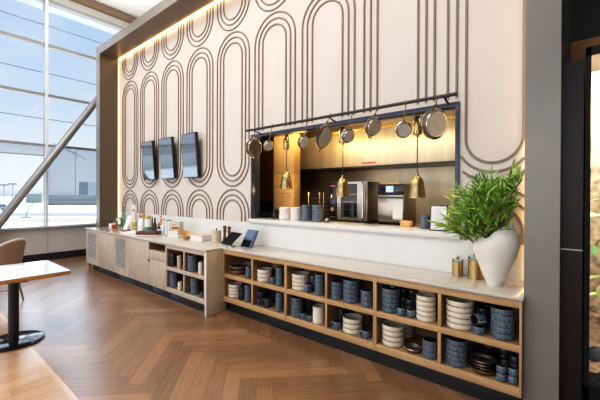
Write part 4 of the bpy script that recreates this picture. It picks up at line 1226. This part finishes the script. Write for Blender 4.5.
# ================================================================== TABLE AND CHAIR
tb = empty('cafe_table', (-4.89, .80, 0)); tag(tb, 'square oak cafe table on a black round pedestal at the left', 'table')
mb(M['table_top']).box(-.46, .46, -.47, .47, .741, .745).mat(M['table_edge']).box(-.46, .46, -.47, .47, .700, .7405, .003).build('tabletop', tb)
pp = mb(M['blacksteel']).tube([(.17, .02, .02), (.17, .02, .69)], .047, 20).build('pedestal', tb)
mb(M['blackgl']).lathe([(0, 0.001), (.268, 0.001), (.272, .006), (.272, .016), (.262, .022), (0, .024)], (.17, .02, 0), 44).build('base', tb)
mb(M['blacksteel']).box(-.2, .45, -.05, .09, .69, .6995).build('mounting_plate', tb)
pm = mb(M['paper']).box(-.10, .10, -.14, .14, 0, .003).build('paper_menu', loc=(-5.06, .93, .7457)); pm.rotation_euler = (0, 0, R(12))
tag(pm, 'folded white paper lying on the oak table', 'paper')

def chair(loc, rz, label):
    e = empty('tub_chair', loc, rz); tag(e, label, 'chair', 'tub chairs by the window')
    # shell: swept back from arm to arm, open toward +x
    def shell(r0, r1, zlo):
        rows = []
        for k in range(25):
            a = R(95 + 170 * k / 24)
            f = abs(k - 12) / 12
            top = .945 - .25 * f ** 2.0
            rows.append((a, top))
        b = MB(); b.mat(M['uphol'])
        A = []
        for (a, top) in rows:
            ca, sa = math.cos(a), math.sin(a)
            o1_, i1 = .27 + .0, .235
            A.append([b.bm.verts.new((o1_ * .88 * ca, o1_ * sa, zlo)), b.bm.verts.new(((o1_ + .05) * ca, (o1_ + .05) * sa, top - .015)), b.bm.verts.new(((o1_ + .038) * ca, (o1_ + .038) * sa, top)), b.bm.verts.new(((i1 + .05) * ca, (i1 + .05) * sa, top - .012)), b.bm.verts.new((i1 * .88 * ca, i1 * sa, zlo))])
        fs = []
        for i in range(len(A) - 1):
            for q in range(5):
                q2 = (q + 1) % 5
                b.cur = 0
                fs.append(b.bm.faces.new((A[i][q], A[i][q2], A[i + 1][q2], A[i + 1][q])))
        fs.append(b.bm.faces.new(A[0])); fs.append(b.bm.faces.new(A[-1][::-1]))
        b._fin(fs, True)
        pts = [((.27 + .03) * math.cos(a), (.27 + .03) * math.sin(a), top + .004) for a, top in rows]
        sh = b.build('backrest', e)
        mb(M['piping']).tube(pts, .012, 7).build('piping', sh)
    shell(.27, .235, .43)
    mb(M['uphol']).lathe([(0, .40), (.22, .40), (.235, .42), (.235, .47), (.21, .495), (0, .50)], seg=28).build('seat', e)
    for sx_, sy_ in ((1, 1), (1, -1), (-1, 1), (-1, -1)):
        mb(M['legwood']).tube([(sx_ * .15, sy_ * .15, .40), (sx_ * .21, sy_ * .20, 0.0)], [.017, .011], 10).build('leg', e)
    mb(M['blacksteel']).tube([(.183, .178, .18), (-.183, -.178, .18)], .005, 6).build('stretcher', e)
    mb(M['blacksteel']).tube([(.185, -.180, .17), (-.185, .180, .17)], .005, 6).build('stretcher', e)
    return e
chair((-6.50, .95, 0), R(218), 'taupe upholstered tub chair behind the oak table')

# ================================================================== RIGHT END: DARK RECESS, PLANT DISPLAY
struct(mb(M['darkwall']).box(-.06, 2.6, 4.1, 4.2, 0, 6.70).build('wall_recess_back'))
struct(mb(M['darkwall']).box(2.6, 2.7, -4.3, 7.0, 0, 6.70).build('wall_right'))
sf = mb(M['amber']).box(-.05, 2.0, 3.75, 4.0995, 2.3, 2.95, .004).build('wooden_soffit')
tag(sf, 'amber brown timber soffit above the plant display', 'soffit')
bm_ = mb(M['brown_trim']).box(-.02, 2.5, 3.55, 3.65, 3.62, 3.74, .004).build('ceiling_beam'); tag(bm_, 'dark brown beam high in the recess at the top right', 'beam')
dp = empty('dark_panel', (-.01, 3.24, 0)); tag(dp, 'narrow dark laminate panel between grey post and plant display', 'panel')
M['panel'] = plain('dark laminate', (0.030, 0.011, 0.005), 0.3, spec=0.3, noise=0.2)
mb(M['panel']).box(-.077, .048, 0, .05, 0, 1.205).build('lower_board', dp)
mb(M['panel']).box(-.077, .048, 0, .05, 1.215, 2.625).build('upper_board', dp)
mb(M['steel']).box(-.077, .048, .004, .05, 1.2052, 1.2148).build('joint_strip', dp)
pd = empty('plant_display', (.60, 3.10, 0)); tag(pd, 'black framed glass display case of leaves, rock and soil at right', 'display case')
a, b_ = -.555, .60
mb(M['mattblack']).box(a, a + .03, 0, .02, .0, 2.66).box(a, b_, 0, .02, 2.60, 2.66).box(a, b_, 0, .02, 0, .275).box(b_ - .03, b_, 0, .02, .275, 2.60).build('frame', pd)
mb(M['mattblack']).box(a, b_, .021, .60, 0, .22).build('base_box', pd)
mb(M['blackgl']).box(a, a + .004, .021, .60, .22, 2.66).build('side_panel', pd)
mb(M['blacksteel']).box(a, b_, .021, .6, 2.62, 2.66).build('top_panel', pd)
mb(M['cabglass']).box(a + .03, b_ - .03, .010, .014, .275, 2.60).build('glass', pd)
mb(M['rock']).box(a + .006, b_, .50, .60, .22, 2.62).build('rock_backdrop', pd)
mb(M['mattblack']).tube([(a + .04, .03, .30), (a + .28, .03, .60)], .018, 6).build('diagonal_bar', pd)
sl = mb(M['soil']); random.seed(5)
n_ = 16; G = []
for i in range(n_ + 1):
    row = []
    for j in range(9):
        row.append(sl.bm.verts.new((a + .008 + (b_ - a - .016) * i / n_, .05 + .44 * j / 8, .36 + .04 * j + random.uniform(-.02, .02))))
    G.append(row)
fs = []
for i in range(n_):
    for j in range(8): fs.append(sl.bm.faces.new((G[i][j], G[i + 1][j], G[i + 1][j + 1], G[i][j + 1])))
sl._fin(fs, True); so = sl.build('soil_bed', pd); 
fo = MB()
for k in range(150):
    x = random.uniform(a + .06, .3); z = random.choice([random.uniform(1.0, 1.6), random.uniform(.62, 1.4), random.uniform(.62, 1.2), random.uniform(1.9, 2.35)]); y = random.uniform(.12, .45)
    fo.mat(M['leafy'] if z < 1.8 and random.random() < .6 else M['leafy2'])
    c = Vector((x, y, z)); dv = Vector((random.uniform(-1, 1), random.uniform(-.6, .1), random.uniform(-.9, .4)))
    leaf(fo, c, dv, random.uniform(.06, .12), random.uniform(.02, .034), .2, random.uniform(-1, 1))
fo.build('foliage', pd, norm=False)
tk = mb(M['stem'])
for k in range(7):
    x = random.uniform(a + .06, .2)
    tk.tube([(x, .3, .4), (x + random.uniform(-.05, .05), .3, 1.1), (x + random.uniform(-.1, .1), .3, 2.2)], .008, 6)
tk.build('vines', pd)
lg = mb(M['darkstone']).lathe([(0, 0), (.04, .0), (.05, .04), (.04, .09), (.02, .11), (0, .115)], (a + .07, .16, .40), 9).build('dark_stone', pd)

# ================================================================== OUTSIDE
GZ = -5.0
struct(mb(M['apron']).box(-900, WX - .6, -500, 1200, GZ - .5, GZ).build('ground_apron'))
struct(mb(M['apron']).box(WX - .5, 4, -8, 8, GZ - .3, -.13).build('ground_podium'))
def dirv(px):
    u = (px - 300) / F; return Vector((-SN + CS * u, CS + SN * u, 0))
fwd = Vector((-SN, CS, 0)); rgt = Vector((CS, SN, 0))
def quad(name, m, py0, py1, label=None):
    t0 = F * (CAMZ - GZ - .02) / (py0 - 194.5); t1 = F * (CAMZ - GZ - .02) / (py1 - 194.5)
    z = GZ + .02
    P = []
    for t, s in ((t0, -1), (t0, 0), (t1, 0), (t1, -1)):
        px = -700 if s == -1 else 150
        u = (px - 300) / F; p = t * (fwd + rgt * u); P.append((p.x, p.y, z))
    b = mb(m); b.poly(P); return struct(b.build(name))
quad('ground_road', M['road'], 213.6, 217.3)
quad('ground_verge', M['grass'], 219.5, 223.5)
def far_box(name, px0, px1, py0, py1, t, depth, m, label, cat, win_rows=0):
    u0, u1 = (px0 - 300) / F, (px1 - 300) / F
    c = t * (fwd + rgt * (u0 + u1) / 2); wd = (u1 - u0) * t
    z1 = CAMZ + (194.5 - py0) / F * t; z0 = max(GZ, CAMZ + (194.5 - py1) / F * t)
    e = empty(name, (c.x, c.y, GZ)); e.rotation_euler = (0, 0, TH); tag(e, label, cat)
    mb(m).box(-wd / 2, wd / 2, 0, depth, 0, z1 - GZ).build('walls', e)
    for k in range(win_rows):
        zz = (z1 - GZ) * (k + 1) / (win_rows + 1)
        mb(M['bwin']).box(-wd / 2 * .96, wd / 2 * .96, -.3, -.05, zz - (z1 - GZ) * .03, zz + (z1 - GZ) * .03).build('window_band', e)
    return e
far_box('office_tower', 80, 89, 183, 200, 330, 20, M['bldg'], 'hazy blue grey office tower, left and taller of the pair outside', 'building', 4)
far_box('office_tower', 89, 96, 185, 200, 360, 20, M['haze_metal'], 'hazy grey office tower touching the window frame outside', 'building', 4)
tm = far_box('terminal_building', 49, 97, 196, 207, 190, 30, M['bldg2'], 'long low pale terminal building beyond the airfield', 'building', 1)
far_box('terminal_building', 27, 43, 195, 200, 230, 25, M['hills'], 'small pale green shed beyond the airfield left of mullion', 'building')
# jet bridge, lamp masts, crane
def mast(px, t, py_top, label):
    u = (px - 300) / F; c = t * (fwd + rgt * u); h = CAMZ + (194.5 - py_top) / F * t - GZ
    e = empty('light_mast', (c.x, c.y, GZ), TH); tag(e, label, 'mast', 'light masts on the airfield')
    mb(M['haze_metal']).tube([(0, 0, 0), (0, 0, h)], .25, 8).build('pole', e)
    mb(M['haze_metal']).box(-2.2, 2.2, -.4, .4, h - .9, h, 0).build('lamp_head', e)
mast(5.5, 190, 185.5, 'leftmost floodlight mast far out on the airfield')
mast(14, 190, 184.5, 'second floodlight mast on the airfield, left of the brace')
u = (77 - 300) / F; t = 300; c = t * (fwd + rgt * u)
e = empty('tower_crane', (c.x, c.y, GZ), TH); tag(e, 'faint tall tower crane in the haze outside the window', 'crane')
zz = CAMZ + (194.5 - 152) / F * t - GZ
mb(M['bldg2']).box(-.5, .5, -.5, .5, 0, zz).build('mast', e)
mb(M['bldg2']).hexa([(-20, -.4, zz + 6), (9, -.4, zz - 8), (9, .4, zz - 8), (-20, .4, zz + 6), (-20, -.4, zz + 7.2), (9, -.4, zz - 7), (9, .4, zz - 7), (-20, .4, zz + 7.2)]).build('jib', e)
u = (33 - 300) / F; t = 90; c = t * (fwd + rgt * u)
e = empty('boarding_bridge', (c.x, c.y, GZ), TH); tag(e, 'pale curved boarding bridge arm standing on the apron', 'boarding bridge')
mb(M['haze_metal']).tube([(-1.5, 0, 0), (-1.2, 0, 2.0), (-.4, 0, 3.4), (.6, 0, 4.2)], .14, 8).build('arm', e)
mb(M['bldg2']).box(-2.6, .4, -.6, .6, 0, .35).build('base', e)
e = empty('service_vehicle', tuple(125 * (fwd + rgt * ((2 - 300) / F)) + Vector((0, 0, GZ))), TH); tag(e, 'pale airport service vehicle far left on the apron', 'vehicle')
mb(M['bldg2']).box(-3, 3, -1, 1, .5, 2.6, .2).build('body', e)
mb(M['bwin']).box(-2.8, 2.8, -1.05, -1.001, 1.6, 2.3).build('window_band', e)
for s_ in (-1.8, 1.8): mb(M['bwin']).lathe([(0, -.15), (.5, -.15), (.5, .15), (0, .15)], (s_, -.9, .5), 14, mtx=Matrix.Rotation(R(90), 4, 'X')).build('wheel', e)

# ================================================================== WORLD AND LIGHTS
wd = bpy.data.worlds.new('sky'); scene.world = wd; wd.use_nodes = True
n, l = wd.node_tree.nodes, wd.node_tree.links
bg = n['Background']
tc = n.new('ShaderNodeTexCoord'); sp = n.new('ShaderNodeSeparateXYZ'); l.new(tc.outputs['Generated'], sp.inputs[0])
mr = n.new('ShaderNodeMapRange'); mr.inputs['From Min'].default_value = -1; mr.inputs['From Max'].default_value = 1
l.new(sp.outputs['Z'], mr.inputs['Value'])
cr = n.new('ShaderNodeValToRGB'); l.new(mr.outputs['Result'], cr.inputs['Fac'])
els = cr.color_ramp.elements
els[0].position = 0.0; els[0].color = (.34, .35, .32, 1)
els[1].position = 1.0; els[1].color = (.20, .36, .62, 1)
for p_, c_ in ((.46, (.44, .48, .36, 1)), (.488, (.40, .48, .40, 1)), (.495, (.42, .52, .60, 1)), (.507, (.82, .86, .90, 1)), (.54, (.74, .79, .84, 1)), (.60, (.52, .64, .80, 1)), (.66, (.42, .56, .76, 1)), (.76, (.33, .48, .71, 1))):
    q = els.new(p_); q.color = c_
# soft clouds
mp = n.new('ShaderNodeMapping'); mp.inputs['Scale'].default_value = (2.2, 2.2, 7); l.new(tc.outputs['Generated'], mp.inputs['Vector'])
nz = n.new('ShaderNodeTexNoise'); nz.inputs['Scale'].default_value = 1.6; nz.inputs['Detail'].default_value = 6; l.new(mp.outputs['Vector'], nz.inputs['Vector'])
c2 = n.new('ShaderNodeValToRGB'); c2.color_ramp.elements[0].position = .48; c2.color_ramp.elements[1].position = .75
c2.color_ramp.elements[0].color = (0, 0, 0, 1); c2.color_ramp.elements[1].color = (.6, .6, .6, 1)
l.new(nz.outputs['Fac'], c2.inputs['Fac'])
mx = n.new('ShaderNodeMix'); mx.data_type = 'RGBA'; mx.inputs[7].default_value = (.72, .76, .80, 1)
l.new(c2.outputs['Color'], mx.inputs[0]); l.new(cr.outputs['Color'], mx.inputs[6])
l.new(mx.outputs[2], bg.inputs['Color']); bg.inputs['Strength'].default_value = 1.35

def area(name, loc, rot, sx, sy, e, c):
    d_ = bpy.data.lights.new(name, 'AREA'); d_.shape = 'RECTANGLE'; d_.size = sx; d_.size_y = sy; d_.energy = e; d_.color = c
    o = bpy.data.objects.new(name, d_); col.objects.link(o); o.location = loc; o.rotation_euler = rot; return o
def point(name, loc, e, c, r=.05):
    d_ = bpy.data.lights.new(name, 'POINT'); d_.energy = e; d_.color = c; d_.shadow_soft_size = r
    o = bpy.data.objects.new(name, d_); col.objects.link(o); o.location = loc; return o
sun = bpy.data.lights.new('sun', 'SUN'); sun.energy = 9; sun.angle = R(2); sun.color = (1, .96, .9)
suno = bpy.data.objects.new('sun', sun); col.objects.link(suno); suno.rotation_euler = Vector((.45, .6, .72)).to_track_quat('Z', 'Y').to_euler()
sky2 = bpy.data.lights.new('sky_glow', 'SUN'); sky2.energy = 3.0; sky2.angle = R(55); sky2.color = (.78, .89, 1)
sky2o = bpy.data.objects.new('sky_glow', sky2); col.objects.link(sky2o); sky2o.rotation_euler = Vector((-1, .30, .42)).to_track_quat('Z', 'Y').to_euler()
area('ceiling_light', (-4.5, -.6, 6.6), (0, 0, 0), 8, 3, 400, (1, .93, .84))
area('kitchen_light', (-2.3, 3.62, 2.58), (R(72), 0, 0), 3.0, .12, 26, (1, .80, .50))
area('bounce_fill', (-4.5, -2.2, 3.2), (R(180), 0, 0), 7, 1.2, 330, (1, .94, .86))  # added out-of-view fill, stands in for bounce onto the ceiling
area('room_window_light', (-3.2, -4.1, 2.4), (R(90), 0, 0), 9, 3.6, 130, (.98, .97, .96))
area('portal_top_fill', (-6.5, 3.3, 5.05), (R(180), 0, 0), 5, .3, 130, (1, .95, .88))  # added unseen fill above the portal, only brightens the ceiling
point('hood_light', (-3.3, 4.0, 2.60), 26, (1, .58, .14), .2)
for px in (286.5, 342.5, 416.5):
    point('lamp_light', (X_at(px, 3.64), 3.64, 1.64), 5, (1, .62, .25), .04)
area('display_light', (.55, 3.2, 2.6), (R(14), 0, 0), .95, .12, 150, (1, .95, .85))

scene.view_settings.view_transform = 'Standard'
scene.view_settings.look = 'None'
scene.view_settings.exposure = -0.17

vs_ = scene.view_settings
vs_.use_curve_mapping = True
cm = vs_.curve_mapping
c_ = cm.curves[3]
for (x_, y_) in ((0.06, 0.045), (0.25, 0.235), (0.55, 0.575), (0.8, 0.83)):
    c_.points.new(x_, y_)
cm.update()
